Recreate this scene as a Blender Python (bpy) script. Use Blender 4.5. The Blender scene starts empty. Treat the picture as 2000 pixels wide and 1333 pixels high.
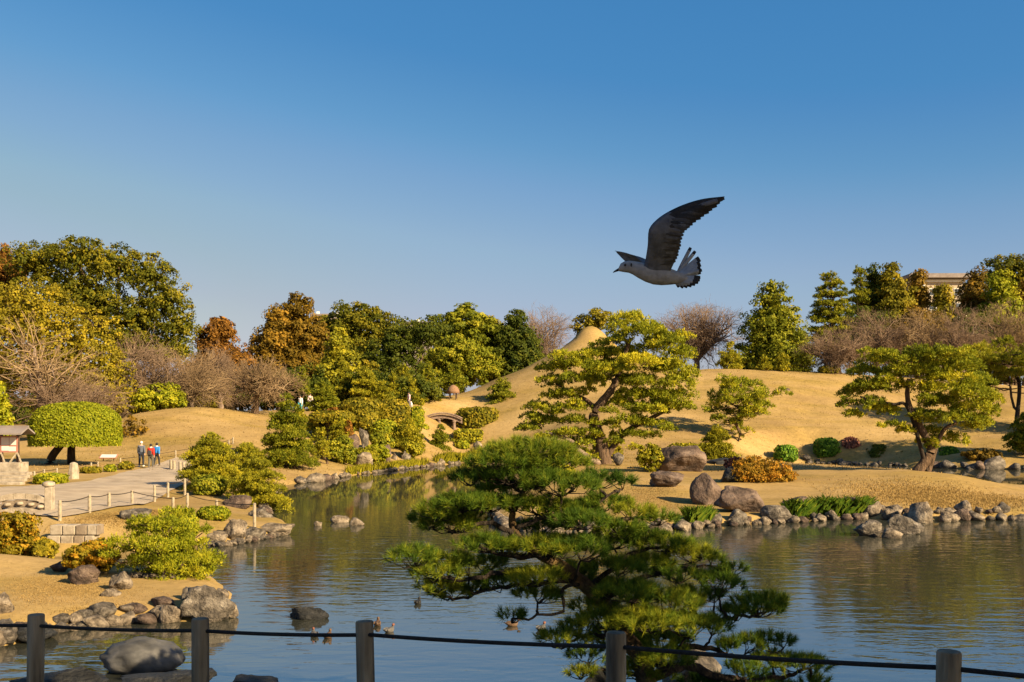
import bpy, bmesh, math, random
import numpy as np
from mathutils import Vector, noise as mnoise
R = math.radians
SC = bpy.context.scene
COL = SC.collection

# ------------------------------------------------------------------ camera, sky, sun, exposure
CAM_H, HZ, F = 4.0, 820.0, 2000.0        # camera height over the water, horizon row, focal length (photo pixels)
cam_d = bpy.data.cameras.new('camera'); cam = bpy.data.objects.new('camera', cam_d); COL.objects.link(cam)
cam.location = (0, 0, CAM_H); cam.rotation_euler = (R(90), 0, 0)
cam_d.sensor_width = 36; cam_d.lens = 36 * F / 2000; cam_d.shift_y = (HZ - 666.5) / 2000
cam_d.clip_start = .1; cam_d.clip_end = 6000
SC.camera = cam
SUN_EL, SUN_AZ = R(27), (0.80, -0.60)     # towards the sun: right and behind the camera
w = bpy.data.worlds.new('World'); SC.world = w; w.use_nodes = True
nt = w.node_tree; nt.nodes.clear()
sky = nt.nodes.new('ShaderNodeTexSky'); sky.sky_type = 'NISHITA'; sky.sun_disc = False
sky.sun_elevation = SUN_EL; sky.sun_rotation = math.atan2(SUN_AZ[0], SUN_AZ[1])
sky.air_density = 1.0; sky.dust_density = 1.2; sky.ozone_density = 2.2; sky.altitude = 20
sc1 = nt.nodes.new('ShaderNodeVectorMath'); sc1.operation = 'SCALE'; sc1.inputs['Scale'].default_value = .1
sc2 = nt.nodes.new('ShaderNodeVectorMath'); sc2.operation = 'SCALE'; sc2.inputs['Scale'].default_value = 5.13
hs = nt.nodes.new('ShaderNodeRGBCurve'); hs.mapping.extend = 'EXTRAPOLATED'      # clear winter air: deeper blue aloft, greyer low down
for ch, pts in enumerate([[(0, 0), (.11, .04), (.145, .056), (.178, .10), (.205, .155), (.255, .232), (.365, .34), (1, .95)], [(0, 0), (.2, .178), (.243, .203), (.302, .272), (.398, .360), (.522, .402), (1, .85)], [(0, 0), (.336, .395), (.406, .43), (.478, .480), (.55, .492), (.62, .462), (1, .7)]]):
    cv = hs.mapping.curves[ch]; cv.points[0].location = pts[0]; cv.points[1].location = pts[-1]
    for p in pts[1:-1]: cv.points.new(*p)
    for p in cv.points: p.handle_type = 'VECTOR'
hs.mapping.update()
bg = nt.nodes.new('ShaderNodeBackground'); bg.inputs['Strength'].default_value = .10
wo = nt.nodes.new('ShaderNodeOutputWorld')
nt.links.new(sky.outputs[0], sc1.inputs[0]); nt.links.new(sc1.outputs[0], hs.inputs['Color']); nt.links.new(hs.outputs[0], sc2.inputs[0]); nt.links.new(sc2.outputs[0], bg.inputs[0]); nt.links.new(bg.outputs[0], wo.inputs[0])
sd_ = bpy.data.lights.new('sun', 'SUN'); sun = bpy.data.objects.new('sun', sd_); COL.objects.link(sun)
sd_.energy = 5.0; sd_.angle = R(.5); sd_.color = (1, .79, .49)
sv = Vector((SUN_AZ[0] * math.cos(SUN_EL), SUN_AZ[1] * math.cos(SUN_EL), math.sin(SUN_EL)))
sun.rotation_euler = sv.to_track_quat('Z', 'Y').to_euler(); sun.location = (30, -30, 40)
SC.view_settings.view_transform = 'Standard'; SC.view_settings.look = 'None'
SC.view_settings.exposure = 1.32; SC.view_settings.gamma = 1
SC.cycles.use_denoising = True
SC.cycles.max_bounces = 6; SC.cycles.diffuse_bounces = 2; SC.cycles.glossy_bounces = 3; SC.cycles.transmission_bounces = 3
SC.cycles.caustics_reflective = False; SC.cycles.caustics_refractive = False

# ------------------------------------------------------------------ helpers
def P(px, py, Y):                          # a point at distance Y along the view
    return np.array([(px - 1000) / F * Y, Y, CAM_H - (py - HZ) / F * Y])
def tag(o, label=None, cat=None, group=None, kind=None):
    if label: o['label'] = label
    if cat: o['category'] = cat
    if group: o['group'] = group
    if kind: o['kind'] = kind
    return o
def empty(name, loc, label=None, cat=None, group=None):
    o = bpy.data.objects.new(name, None); COL.objects.link(o); o.location = [float(v) for v in loc]; o.empty_display_size = .1
    return tag(o, label, cat, group)
def mesh(name, V, Fc, mats, tint=None, smooth=False, midx=None):
    V = np.asarray(V, np.float32); Fc = np.asarray(Fc, np.int32); k = Fc.shape[1]
    me = bpy.data.meshes.new(name)
    me.vertices.add(len(V)); me.vertices.foreach_set('co', V.ravel())
    me.loops.add(Fc.size); me.loops.foreach_set('vertex_index', Fc.ravel())
    me.polygons.add(len(Fc)); me.polygons.foreach_set('loop_start', np.arange(0, Fc.size, k, dtype=np.int32))
    if smooth: me.polygons.foreach_set('use_smooth', np.ones(len(Fc), bool))
    for m in (mats if isinstance(mats, (list, tuple)) else [mats]): me.materials.append(m)
    if midx is not None: me.polygons.foreach_set('material_index', np.asarray(midx, np.int32))
    if tint is not None:
        a = me.attributes.new('tint', 'FLOAT', 'POINT'); a.data.foreach_set('value', np.asarray(tint, np.float32))
    me.update(calc_edges=True)
    return me
def put(name, me, parent=None, loc=(0, 0, 0), rot=None, scale=None):
    o = bpy.data.objects.new(name, me); COL.objects.link(o); o.location = [float(v) for v in loc]
    if rot is not None: o.rotation_euler = rot
    if scale is not None: o.scale = scale
    if parent is not None: o.parent = parent
    return o
def local(V, root): return np.asarray(V) - np.array(root.location[:])
class MB:
    """collects quads/tris from simple solids"""
    def __init__(s): s.v = []; s.f = []; s.m = []
    def add(s, V, Fc, m=0):
        n = len(s.v); s.v += [tuple(map(float, p)) for p in V]; s.f += [tuple(i + n for i in f) for f in Fc]; s.m += [m] * len(Fc); return s
    def box(s, c, d, m=0, rz=0, taper=1.0):
        hx, hy, hz = d[0] / 2, d[1] / 2, d[2] / 2; cs, sn = math.cos(rz), math.sin(rz); V = []
        for sz in (-1, 1):
            t = taper if sz > 0 else 1
            for sx, sy in ((-1, -1), (1, -1), (1, 1), (-1, 1)):
                x, y = sx * hx * t, sy * hy * t; V.append((c[0] + x * cs - y * sn, c[1] + x * sn + y * cs, c[2] + sz * hz))
        return s.add(V, [(3, 2, 1, 0), (4, 5, 6, 7), (0, 1, 5, 4), (1, 2, 6, 5), (2, 3, 7, 6), (3, 0, 4, 7)], m)
    def tube(s, pts, rad, n=6, m=0, cap=True):
        V, Fc = tube(pts, rad, n, cap); return s.add(V, Fc, m)
    def lathe(s, prof, c=(0, 0, 0), n=14, m=0):
        V = []; Fc = []
        for r, z in prof:
            for k in range(n):
                a = 2 * math.pi * k / n; V.append((c[0] + r * math.cos(a), c[1] + r * math.sin(a), c[2] + z))
        for i in range(len(prof) - 1):
            for k in range(n):
                a, b = i * n + k, i * n + (k + 1) % n; Fc.append((a, b, b + n, a + n))
        Fc.append(tuple(range(n - 1, -1, -1))); Fc.append(tuple(range((len(prof) - 1) * n, len(prof) * n)))
        return s.add(V, Fc, m)
    def build(s, name, mats, parent=None, loc=(0, 0, 0), rot=None, smooth=False, bevel=0):
        me = bpy.data.meshes.new(name); me.from_pydata(s.v, [], s.f)
        for m in (mats if isinstance(mats, (list, tuple)) else [mats]): me.materials.append(m)
        me.polygons.foreach_set('material_index', s.m)
        if smooth: me.polygons.foreach_set('use_smooth', [True] * len(s.f))
        me.update(); o = put(name, me, parent, loc, rot)
        if bevel:
            b = o.modifiers.new('bevel', 'BEVEL'); b.width = bevel; b.segments = 2; b.limit_method = 'ANGLE'
        return o
def tube(pts, rad, n=6, cap=True):
    pts = np.asarray(pts, float); m = len(pts); rad = np.broadcast_to(np.asarray(rad, float), (m,))
    T = np.gradient(pts, axis=0); T /= np.linalg.norm(T, axis=1)[:, None] + 1e-9
    up = np.tile([0., 0., 1.], (m, 1)); bad = np.abs(T[:, 2]) > .95; up[bad] = [1, 0, 0]
    A = np.cross(up, T); A /= np.linalg.norm(A, axis=1)[:, None] + 1e-9; B = np.cross(T, A)
    ang = np.arange(n) * 2 * math.pi / n
    V = pts[:, None] + rad[:, None, None] * (np.cos(ang)[None, :, None] * A[:, None] + np.sin(ang)[None, :, None] * B[:, None])
    Fc = []
    for i in range(m - 1):
        for k in range(n):
            a, b = i * n + k, i * n + (k + 1) % n; Fc.append((a, b, b + n, a + n))
    if cap and n == 4: Fc += [(3, 2, 1, 0), tuple((m - 1) * n + k for k in range(4))]
    elif cap: Fc += [tuple(range(n - 1, -1, -1)), tuple((m - 1) * n + k for k in range(n))]
    return V.reshape(-1, 3), Fc
def tubes_np(S, E, r0, r1, n=3):
    """many straight open tapering tubes at once"""
    S, E = np.asarray(S, float), np.asarray(E, float); T = E - S; T /= np.linalg.norm(T, axis=1)[:, None] + 1e-9
    up = np.where(np.abs(T[:, 2:3]) > .9, [[1., 0, 0]], [[0, 0, 1.]]); A = np.cross(up, T); A /= np.linalg.norm(A, axis=1)[:, None] + 1e-9; B = np.cross(T, A)
    ang = np.arange(n) * 2 * math.pi / n
    D = np.cos(ang)[None, :, None] * A[:, None] + np.sin(ang)[None, :, None] * B[:, None]
    V = np.concatenate([S[:, None] + D * np.reshape(r0, (-1, 1, 1)), E[:, None] + D * np.reshape(r1, (-1, 1, 1))], 1)
    k = np.arange(n); q = np.stack([k, (k + 1) % n, (k + 1) % n + n, k + n], 1)
    Fc = (np.arange(len(S)) * 2 * n)[:, None, None] + q[None]
    return V.reshape(-1, 3), Fc.reshape(-1, 4)
def smooth_pts(pts, n=6):
    p = np.asarray(pts, float); p = np.vstack([2 * p[0] - p[1], p, 2 * p[-1] - p[-2]]); out = []
    for i in range(1, len(p) - 2):
        for t in np.arange(n) / n:
            a, b, c, d = p[i - 1:i + 3]
            out.append(.5 * (2 * b + (c - a) * t + (2 * a - 5 * b + 4 * c - d) * t * t + (3 * b - a - 3 * c + d) * t ** 3))
    out.append(p[-2]); return np.array(out)
def nrm(a): return a / (np.linalg.norm(a, axis=-1, keepdims=True) + 1e-9)

# ------------------------------------------------------------------ materials
def newmat(name):
    m = bpy.data.materials.new(name); m.use_nodes = True; nt = m.node_tree; nt.nodes.clear()
    out = nt.nodes.new('ShaderNodeOutputMaterial'); return m, nt, nt.nodes, nt.links, out
def ramp(N, cols, pos=None):
    r = N.new('ShaderNodeValToRGB'); e = r.color_ramp.elements; pos = pos or [i / (len(cols) - 1) for i in range(len(cols))]
    while len(e) < len(cols): e.new(.5)
    for i, (c, p) in enumerate(zip(cols, pos)): e[i].position = p; e[i].color = (*c, 1)
    return r
def noise_tex(N, L, vec, scale, detail=4, rough=.55):
    n = N.new('ShaderNodeTexNoise'); n.inputs['Scale'].default_value = scale; n.inputs['Detail'].default_value = detail; n.inputs['Roughness'].default_value = rough
    if vec is not None: L.new(vec, n.inputs['Vector'])
    return n
def solid(name, cols, scale=3, rough=.8, bump=.3, bscale=None, metal=0, coord='Object', detail=5, stretch=None, spec=.3):
    m, nt, N, L, out = newmat(name); b = N.new('ShaderNodeBsdfPrincipled'); tc = N.new('ShaderNodeTexCoord'); v = tc.outputs[coord]
    if stretch:
        mp = N.new('ShaderNodeMapping'); mp.inputs['Scale'].default_value = stretch; L.new(v, mp.inputs[0]); v = mp.outputs[0]
    n1 = noise_tex(N, L, v, scale, detail); r = ramp(N, cols, [.3 + .4 * i / max(1, len(cols) - 1) for i in range(len(cols))]); L.new(n1.outputs[0], r.inputs[0]); L.new(r.outputs[0], b.inputs['Base Color'])
    b.inputs['Roughness'].default_value = rough; b.inputs['Metallic'].default_value = metal; b.inputs['Specular IOR Level'].default_value = spec
    if bump:
        n2 = noise_tex(N, L, v, bscale or scale * 4, 6, .6); bp = N.new('ShaderNodeBump'); bp.inputs['Strength'].default_value = bump; bp.inputs['Distance'].default_value = .05 if bump < .8 else .16
        L.new(n2.outputs[0], bp.inputs['Height']); L.new(bp.outputs[0], b.inputs['Normal'])
    L.new(b.outputs[0], out.inputs[0]); return m
def foliage(name, c1, c2, c3, trans=.36):
    c1, c2, c3 = [tuple(min(.62, v * k) for v in c) for c, k in ((c1, 1.3), (c2, 1.55), (c3, 1.65))]
    if not any(q in name for q in ('bright', 'reed', 'red', 'rust', 'straw')): c1, c2, c3 = [(min(.6, c[0] * 1.06), c[1] * .98, c[2] * .85) for c in (c1, c2, c3)]
    m, nt, N, L, out = newmat(name); at = N.new('ShaderNodeAttribute'); at.attribute_name = 'tint'
    oi = N.new('ShaderNodeObjectInfo'); ma = N.new('ShaderNodeMath'); ma.operation = 'MULTIPLY_ADD'; ma.inputs[1].default_value = .16; L.new(oi.outputs['Random'], ma.inputs[0]); L.new(at.outputs['Fac'], ma.inputs[2])
    r = ramp(N, [c1, c2, c3], [.05, .55, 1.05 if False else 1.0]); L.new(ma.outputs[0], r.inputs[0])
    d = N.new('ShaderNodeBsdfPrincipled'); d.inputs['Roughness'].default_value = .6; d.inputs['Specular IOR Level'].default_value = .1; L.new(r.outputs[0], d.inputs['Base Color'])
    t = N.new('ShaderNodeBsdfTranslucent'); L.new(r.outputs[0], t.inputs[0])
    mx = N.new('ShaderNodeMixShader'); mx.inputs[0].default_value = trans; L.new(d.outputs[0], mx.inputs[1]); L.new(t.outputs[0], mx.inputs[2]); L.new(mx.outputs[0], out.inputs[0]); return m
PAL = {k: foliage('foliage_' + k, *v) for k, v in {
    'ypine': ((.045, .055, .005), (.16, .165, .013), (.32, .285, .02)),
    'gpine': ((.028, .045, .005), (.11, .13, .010), (.24, .225, .018)),
    'dpine': ((.016, .042, .007), (.058, .105, .011), (.20, .21, .016)),
    'mpine': ((.03, .048, .005), (.145, .17, .012), (.36, .315, .02)),
    'camphor': ((.015, .026, .004), (.062, .072, .007), (.165, .145, .011)),
    'yellow': ((.055, .055, .006), (.145, .13, .011), (.27, .215, .016)),
    'brown': ((.042, .028, .006), (.100, .072, .010), (.205, .125, .016)),
    'rust': ((.07, .033, .008), (.145, .070, .012), (.24, .11, .018)),
    'dark': ((.012, .024, .004), (.040, .056, .007), (.095, .105, .012)),
    'olive': ((.035, .040, .005), (.12, .115, .010), (.24, .19, .016)),
    'clip': ((.045, .070, .006), (.15, .175, .010), (.29, .27, .018)),
    'bright': ((.028, .068, .008), (.075, .145, .012), (.15, .22, .02)),
    'azalea': ((.06, .058, .006), (.15, .125, .010), (.34, .17, .014)),
    'orange': ((.06, .048, .008), (.15, .10, .012), (.28, .14, .016)),
    'red': ((.07, .03, .02), (.17, .07, .05), (.28, .12, .07)),
    'reed': ((.02, .05, .005), (.06, .105, .010), (.17, .19, .018)),
    'moss': ((.06, .075, .006), (.15, .15, .010), (.27, .24, .018)),
    'straw': ((.13, .085, .03), (.22, .145, .05), (.28, .19, .07)),
}.items()}
BARK = solid('bark', [(.035, .022, .014), (.10, .062, .036), (.16, .10, .06)], 6, .9, .8, 14, stretch=(1, 1, .3))
BARKD = solid('bark_dark', [(.012, .009, .007), (.032, .022, .015), (.06, .04, .025)], 7, .9, .9, 16, stretch=(1, 1, .35))
BARKG = solid('bark_grey', [(.09, .06, .045), (.19, .135, .10), (.27, .20, .15)], 5, .9, .5, 12)
TWIG = solid('twig', [(.12, .076, .048), (.21, .14, .09), (.29, .205, .14)], .35, .9, 0, coord='Object')
TWIGY = solid('twig_ochre', [(.13, .085, .045), (.24, .16, .085), (.34, .24, .13)], .35, .9, 0)
ROCKB = solid('rock_brown', [(0.036, 0.026, 0.020), (0.116, 0.078, 0.058), (0.216, 0.156, 0.116)], 1.6, .85, .9, 5)
ROCKG = solid('rock_grey', [(.05, .038, .027), (.20, .155, .108), (.38, .305, .22)], 1.8, .85, .8, 6)
ROCKS = solid('rock_smooth', [(.025, .024, .023), (.075, .072, .068), (.15, .14, .13)], 1.2, .6, .3, 5)
ROCKD = solid('rock_dark', [(0.008, 0.008, 0.008), (0.022, 0.022, 0.021), (0.048, 0.046, 0.044)], 2.2, .6, .8, 7)
ROCKW = solid('rock_weathered', [(.026, .022, .018), (.125, .102, .078), (.30, .255, .20)], 2.2, .75, .9, 8)
STONE = solid('cut_stone', [(0.200, 0.160, 0.116), (0.320, 0.264, 0.196), (0.416, 0.352, 0.272)], 4, .9, .4, 18)
WOODP = solid('weathered_post', [(.05, .038, .026), (.19, .148, .096), (.34, .28, .20)], 9, .85, .6, 20, stretch=(1, 1, .12))
PALEP = solid('pale_post', [(.19, .15, .10), (.30, .245, .17), (.38, .325, .24)], 8, .9, .3, 20)
ROPE = solid('black_rope', [(.008, .008, .009), (.02, .02, .022)], 40, .7, .6, 120)
GRAVEL = solid('gravel', [(.27, .21, .145), (.37, .29, .205), (.44, .35, .255)], .9, .95, .5, 30, detail=10)

# ------------------------------------------------------------------ terrain
def W(px, py):                              # a point on the water surface
    return ((px - 1000) / F * (CAM_H * F / (py - HZ)), CAM_H * F / (py - HZ))
POND = [(-60, 9.6), (-8, 9.9), (-2, 9.5), (6, 9.3), (60, 9)] + [(48, 38), W(2300, 1012), W(2000, 1015), W(1880, 1014), W(1800, 1018), W(1690, 1012), W(1600, 1014), W(1530, 1020), W(1400, 1026), W(1310, 1034), W(1240, 1042), W(1100, 1042), W(990, 1034), W(955, 1010), W(985, 960), W(965, 920), W(930, 900),
    W(900, 905), W(860, 909), W(790, 917), W(700, 927), W(640, 937), W(590, 943), W(556, 948), W(530, 960), W(512, 985), W(528, 1005), W(560, 1025), W(556, 1042), W(500, 1052), W(440, 1062), W(385, 1060), W(300, 1072), W(200, 1082), W(130, 1087), W(50, 1085), W(-120, 1072),
    W(-120, 1110), W(50, 1101), W(150, 1108), W(260, 1104), W(360, 1112), W(420, 1135), W(452, 1165), W(458, 1195), W(440, 1210), W(350, 1214), W(240, 1213), W(130, 1229), W(0, 1262), (-13, 17.5), (-60, 17)]
CHAN = [W(2500, 968), W(2000, 955), W(1900, 941), W(1800, 929), W(1650, 920), W(1520, 915), W(1500, 909), W(1600, 906), W(1740, 909), W(1830, 914), W(1900, 917), W(2000, 917), W(2500, 925)]
def refine(poly, seed, amp):
    p = np.array(poly); n = len(p); out = []
    q = np.vstack([p[-1], p, p[0], p[1]]); rg = np.random.default_rng(seed)
    for i in range(1, n + 1):
        for t in (0, .25, .5, .75):
            a, b, c, d = q[i - 1], q[i], q[i + 1], q[i + 2]; s = np.linalg.norm(c - b)
            cr = .5 * (2 * b + (c - a) * t + (2 * a - 5 * b + 4 * c - d) * t * t + (3 * b - a - 3 * c + d) * t ** 3)
            out.append((.4 * (b + (c - b) * t) + .6 * cr) + (rg.normal(0, min(amp, s * .03), 2) if t else 0))
    return np.array(out)
PONDS = [refine(POND, 1, .12), refine(CHAN, 2, .12)]
def sdist(x, y):                            # > 0 on land
    best = np.full(x.shape, 1e9); inside = np.zeros(x.shape, bool)
    for poly in PONDS:
        a = poly; b = np.roll(poly, -1, 0); ins = np.zeros(x.shape, bool)
        for (ax, ay), (bx, by) in zip(a, b):
            dx, dy = bx - ax, by - ay; t = np.clip(((x - ax) * dx + (y - ay) * dy) / (dx * dx + dy * dy + 1e-12), 0, 1)
            best = np.minimum(best, (x - ax - t * dx) ** 2 + (y - ay - t * dy) ** 2)
            c = ((ay > y) != (by > y)); ins ^= c & (x < (bx - ax) * (y - ay) / (by - ay + 1e-12) + ax)
        inside |= ins
    d = np.sqrt(best); return np.where(inside, -d, d)
CT = [(-40, -25, 1.9), (40, -25, 1.9), (0, -25, 1.9), (0, 0, 1.95), (-12, 6, 1.8), (0, 7, 1.9), (6, 5, 1.9), (20, 5, 1.9), (40, 6, 1.7), (-40, 6, 1.7), (0, 8.6, 1.2), (-8, 8.6, 1.1), (8, 8.4, 1.3)]
for a in [(100, 1101, 25.5), (0, 1096, 25.5), (-200, 1090, 24.5), (250, 1170, 22), (0, 1180, 21.5), (330, 1180, 21), (-200, 1180, 21),
          (150, 1010, 33), (300, 1000, 35), (230, 1040, 31.5), (400, 1010, 37), (470, 990, 42), (420, 975, 44), (-100, 1000, 33), (40, 1025, 31),
          (200, 960, 44), (300, 920, 60), (50, 970, 41), (340, 905, 68), (100, 945, 49), (380, 935, 54), (-150, 960, 42),
          (100, 905, 66), (200, 885, 74), (290, 862, 78), (330, 800, 90), (410, 799, 90), (255, 810, 88), (200, 840, 88), (480, 822, 88), (460, 880, 74), (480, 915, 64), (0, 905, 66), (-200, 890, 68), (130, 850, 86), (430, 850, 80),
          (575, 915, 71), (640, 865, 84), (600, 800, 102), (700, 800, 105), (700, 905, 83), (760, 885, 88), (850, 868, 99), (800, 800, 106), (830, 785, 112), (900, 792, 112), (960, 850, 107), (940, 892, 103), (900, 848, 107),
          (1000, 815, 108), (1100, 835, 100), (1150, 880, 85), (1180, 905, 66), (1050, 890, 80), (1080, 930, 58),
          (1300, 868, 88), (1450, 850, 94), (1600, 886, 88), (1380, 782, 108), (1500, 770, 108), (1300, 760, 112), (1380, 723, 122), (1480, 724, 122), (1560, 727, 122), (1680, 733, 122), (1600, 800, 105), (1750, 850, 95), (1900, 872, 91), (1850, 790, 110), (2000, 770, 114), (2000, 865, 91), (2300, 790, 112), (2300, 870, 90), (1750, 890, 86), (1450, 893, 85),
          (1200, 950, 50), (1330, 918, 62), (1420, 960, 48), (1600, 924, 58), (1540, 907, 66), (1790, 918, 57), (1740, 962, 48), (1900, 934, 54), (2000, 968, 50), (1950, 947, 57), (1900, 934, 58.5), (2000, 960, 57), (2100, 965, 57), (1300, 985, 45), (1120, 965, 47), (2300, 990, 46), (1620, 990, 43), (1870, 980, 45)]:
    CT.append(tuple(P(*a)))
CT += [(-70, 100, 4), (-45, 110, 3.5), (-70, 60, 1.5), (-30, 120, 4), (-15, 130, 5), (0, 150, 5), (40, 150, 7), (30, 135, 9.5), (-60, 160, 4), (80, 160, 6), (80, 120, 7), (-80, 30, 1.2), (80, 30, 1.2), (80, 70, 1.2), (-30, 105, 3.8), (-80, 220, 5), (80, 220, 5), (0, 220, 5)]
CT = np.array(CT)
def U(r2): return .5 * r2 * np.log(r2 + 1e-6)
_n = len(CT); _K = U(((CT[:, None, :2] - CT[None, :, :2]) ** 2).sum(-1)) + np.eye(_n) * 2.0
_Pm = np.hstack([np.ones((_n, 1)), CT[:, :2]])
_S = np.linalg.solve(np.block([[_K, _Pm], [_Pm.T, np.zeros((3, 3))]]), np.concatenate([CT[:, 2], np.zeros(3)]))
FUJI = P(1155, 638, 128)
def land(x, y):
    z = _S[_n] + _S[_n + 1] * x + _S[_n + 2] * y
    for i in range(_n): z = z + _S[i] * U((x - CT[i, 0]) ** 2 + (y - CT[i, 1]) ** 2)
    far = np.clip(np.maximum((np.abs(x) - 75) / 50, (y - 170) / 60), 0, 1); back = np.clip((-20 - y) / 20, 0, 1)
    z = z * (1 - far) + 5.0 * far; z = z * (1 - back) + 1.9 * back
    z = np.clip(z, .28, 11)
    r = np.hypot(x - FUJI[0], y - FUJI[1])
    pr = np.interp(r, [0, .8, 1.5, 2.2, 3.8, 6.3, 9.5, 12.5, 18, 24, 30, 50, 9000], [15.75, 15.5, 14.95, 14.05, 12.8, 11.5, 9.9, 8.8, 6.2, 3.6, 0, -20, -20])
    h = 1.2; m = np.clip(.5 + (pr - z) / (2 * h), 0, 1); z = z * (1 - m) + pr * m + h * m * (1 - m)
    z = z + .07 * np.sin(x * .53 + 1.3 * np.sin(y * .31)) * np.sin(y * .47 + 1.1 * np.sin(x * .23)) + .025 * np.sin(x * 1.7 + y * .9) * np.sin(y * 1.9 - x * .6)
    return z
def gz(x, y):
    x = np.atleast_1d(np.asarray(x, float)); y = np.atleast_1d(np.asarray(y, float)); s = sdist(x, y); z = land(x, y)
    wd = 1.2 + 1.8 * np.clip(z, 0, 2); t = np.clip(s / wd, 0, 1); t = t * t * (3 - 2 * t); up = .06 + .2 * np.clip(s / .4, 0, 1)
    return np.where(s > 0, up + (np.maximum(z, .3) - .26) * t, np.maximum(-1.0, .06 + .9 * s))
def g1(x, y): return float(gz(x, y)[0])
_Y = np.concatenate([np.arange(9.0, 60, .12), np.arange(60, 240, .25)])
def hit(px, py):                            # where the view ray through a photo pixel meets ground or water
    x = (px - 1000) / F * _Y; z = CAM_H - (py - HZ) / F * _Y
    i = np.nonzero(np.maximum(gz(x, _Y), 0) >= z)[0]; i = i[0] if len(i) else len(_Y) - 1
    return np.array([x[i], _Y[i], max(float(gz(x[i], _Y[i])[0]), 0)])
gx = np.concatenate([[-3000, -1200, -500, -250, -150, -110, -90, -78], np.arange(-72, 74, .5), [80, 92, 112, 150, 250, 500, 1200, 3000]])
gy = np.concatenate([[-1500, -500, -150, -70, -40, -25, -15, -8, -3, 1, 4], np.arange(6, 136, .5), np.arange(138, 176, 2.5), [185, 200, 230, 280, 400, 800, 1800, 4000]])
XX, YY = np.meshgrid(gx, gy); ZZ = gz(XX.ravel(), YY.ravel())
nx, ny = len(gx), len(gy); ii = (np.arange(ny - 1)[:, None] * nx + np.arange(nx - 1)[None]).ravel()
GQ = np.stack([ii, ii + 1, ii + 1 + nx, ii + nx], 1)
def lawn_mat():
    m, nt, N, L, out = newmat('dormant_lawn'); b = N.new('ShaderNodeBsdfPrincipled'); tc = N.new('ShaderNodeTexCoord'); v = tc.outputs['Object']
    n1 = noise_tex(N, L, v, .11, 5, .6); r1 = ramp(N, [(.245, .165, .068), (.345, .238, .098), (.415, .292, .128)], [.32, .5, .68]); L.new(n1.outputs[0], r1.inputs[0])
    n2 = noise_tex(N, L, v, .6, 6, .65); r2 = ramp(N, [(.155, .118, .026), (.36, .245, .058)], [.3, .72]); L.new(n2.outputs[0], r2.inputs[0])
    mp = N.new('ShaderNodeMapping'); mp.inputs['Scale'].default_value = (.5, 1.6, 1); L.new(v, mp.inputs[0])
    n3 = noise_tex(N, L, mp.outputs[0], .22, 3); r3 = ramp(N, [(0, 0, 0), (.75, .75, .75)], [.42, .68]); L.new(n3.outputs[0], r3.inputs[0])
    mx = N.new('ShaderNodeMixRGB'); L.new(r3.outputs[0], mx.inputs[0]); L.new(r1.outputs[0], mx.inputs[1]); L.new(r2.outputs[0], mx.inputs[2])
    n4 = noise_tex(N, L, v, 9, 7, .75); r4 = ramp(N, [(.82, .80, .77), (1.12, 1.10, 1.08)], [.3, .7]); L.new(n4.outputs[0], r4.inputs[0])
    mu = N.new('ShaderNodeMixRGB'); mu.blend_type = 'MULTIPLY'; mu.inputs[0].default_value = 1; L.new(mx.outputs[0], mu.inputs[1]); L.new(r4.outputs[0], mu.inputs[2])
    n5 = noise_tex(N, L, v, 2.4, 9, .82); r5 = ramp(N, [(.80, .79, .77), (1.14, 1.12, 1.10)], [.34, .66]); L.new(n5.outputs[0], r5.inputs[0]); mu2 = N.new('ShaderNodeMixRGB'); mu2.blend_type = 'MULTIPLY'; mu2.inputs[0].default_value = 1; L.new(mu.outputs[0], mu2.inputs[1]); L.new(r5.outputs[0], mu2.inputs[2]); mu = mu2
    L.new(mu.outputs[0], b.inputs['Base Color']); b.inputs['Roughness'].default_value = .95; b.inputs['Specular IOR Level'].default_value = .1
    bp = N.new('ShaderNodeBump'); bp.inputs['Strength'].default_value = .3; bp.inputs['Distance'].default_value = .05; L.new(n4.outputs[0], bp.inputs['Height']); L.new(bp.outputs[0], b.inputs['Normal'])
    L.new(b.outputs[0], out.inputs[0]); return m
LAWN = lawn_mat()
tag(put('ground', mesh('ground', np.stack([XX.ravel(), YY.ravel(), ZZ], 1), GQ, LAWN, smooth=True)), kind='structure')
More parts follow.
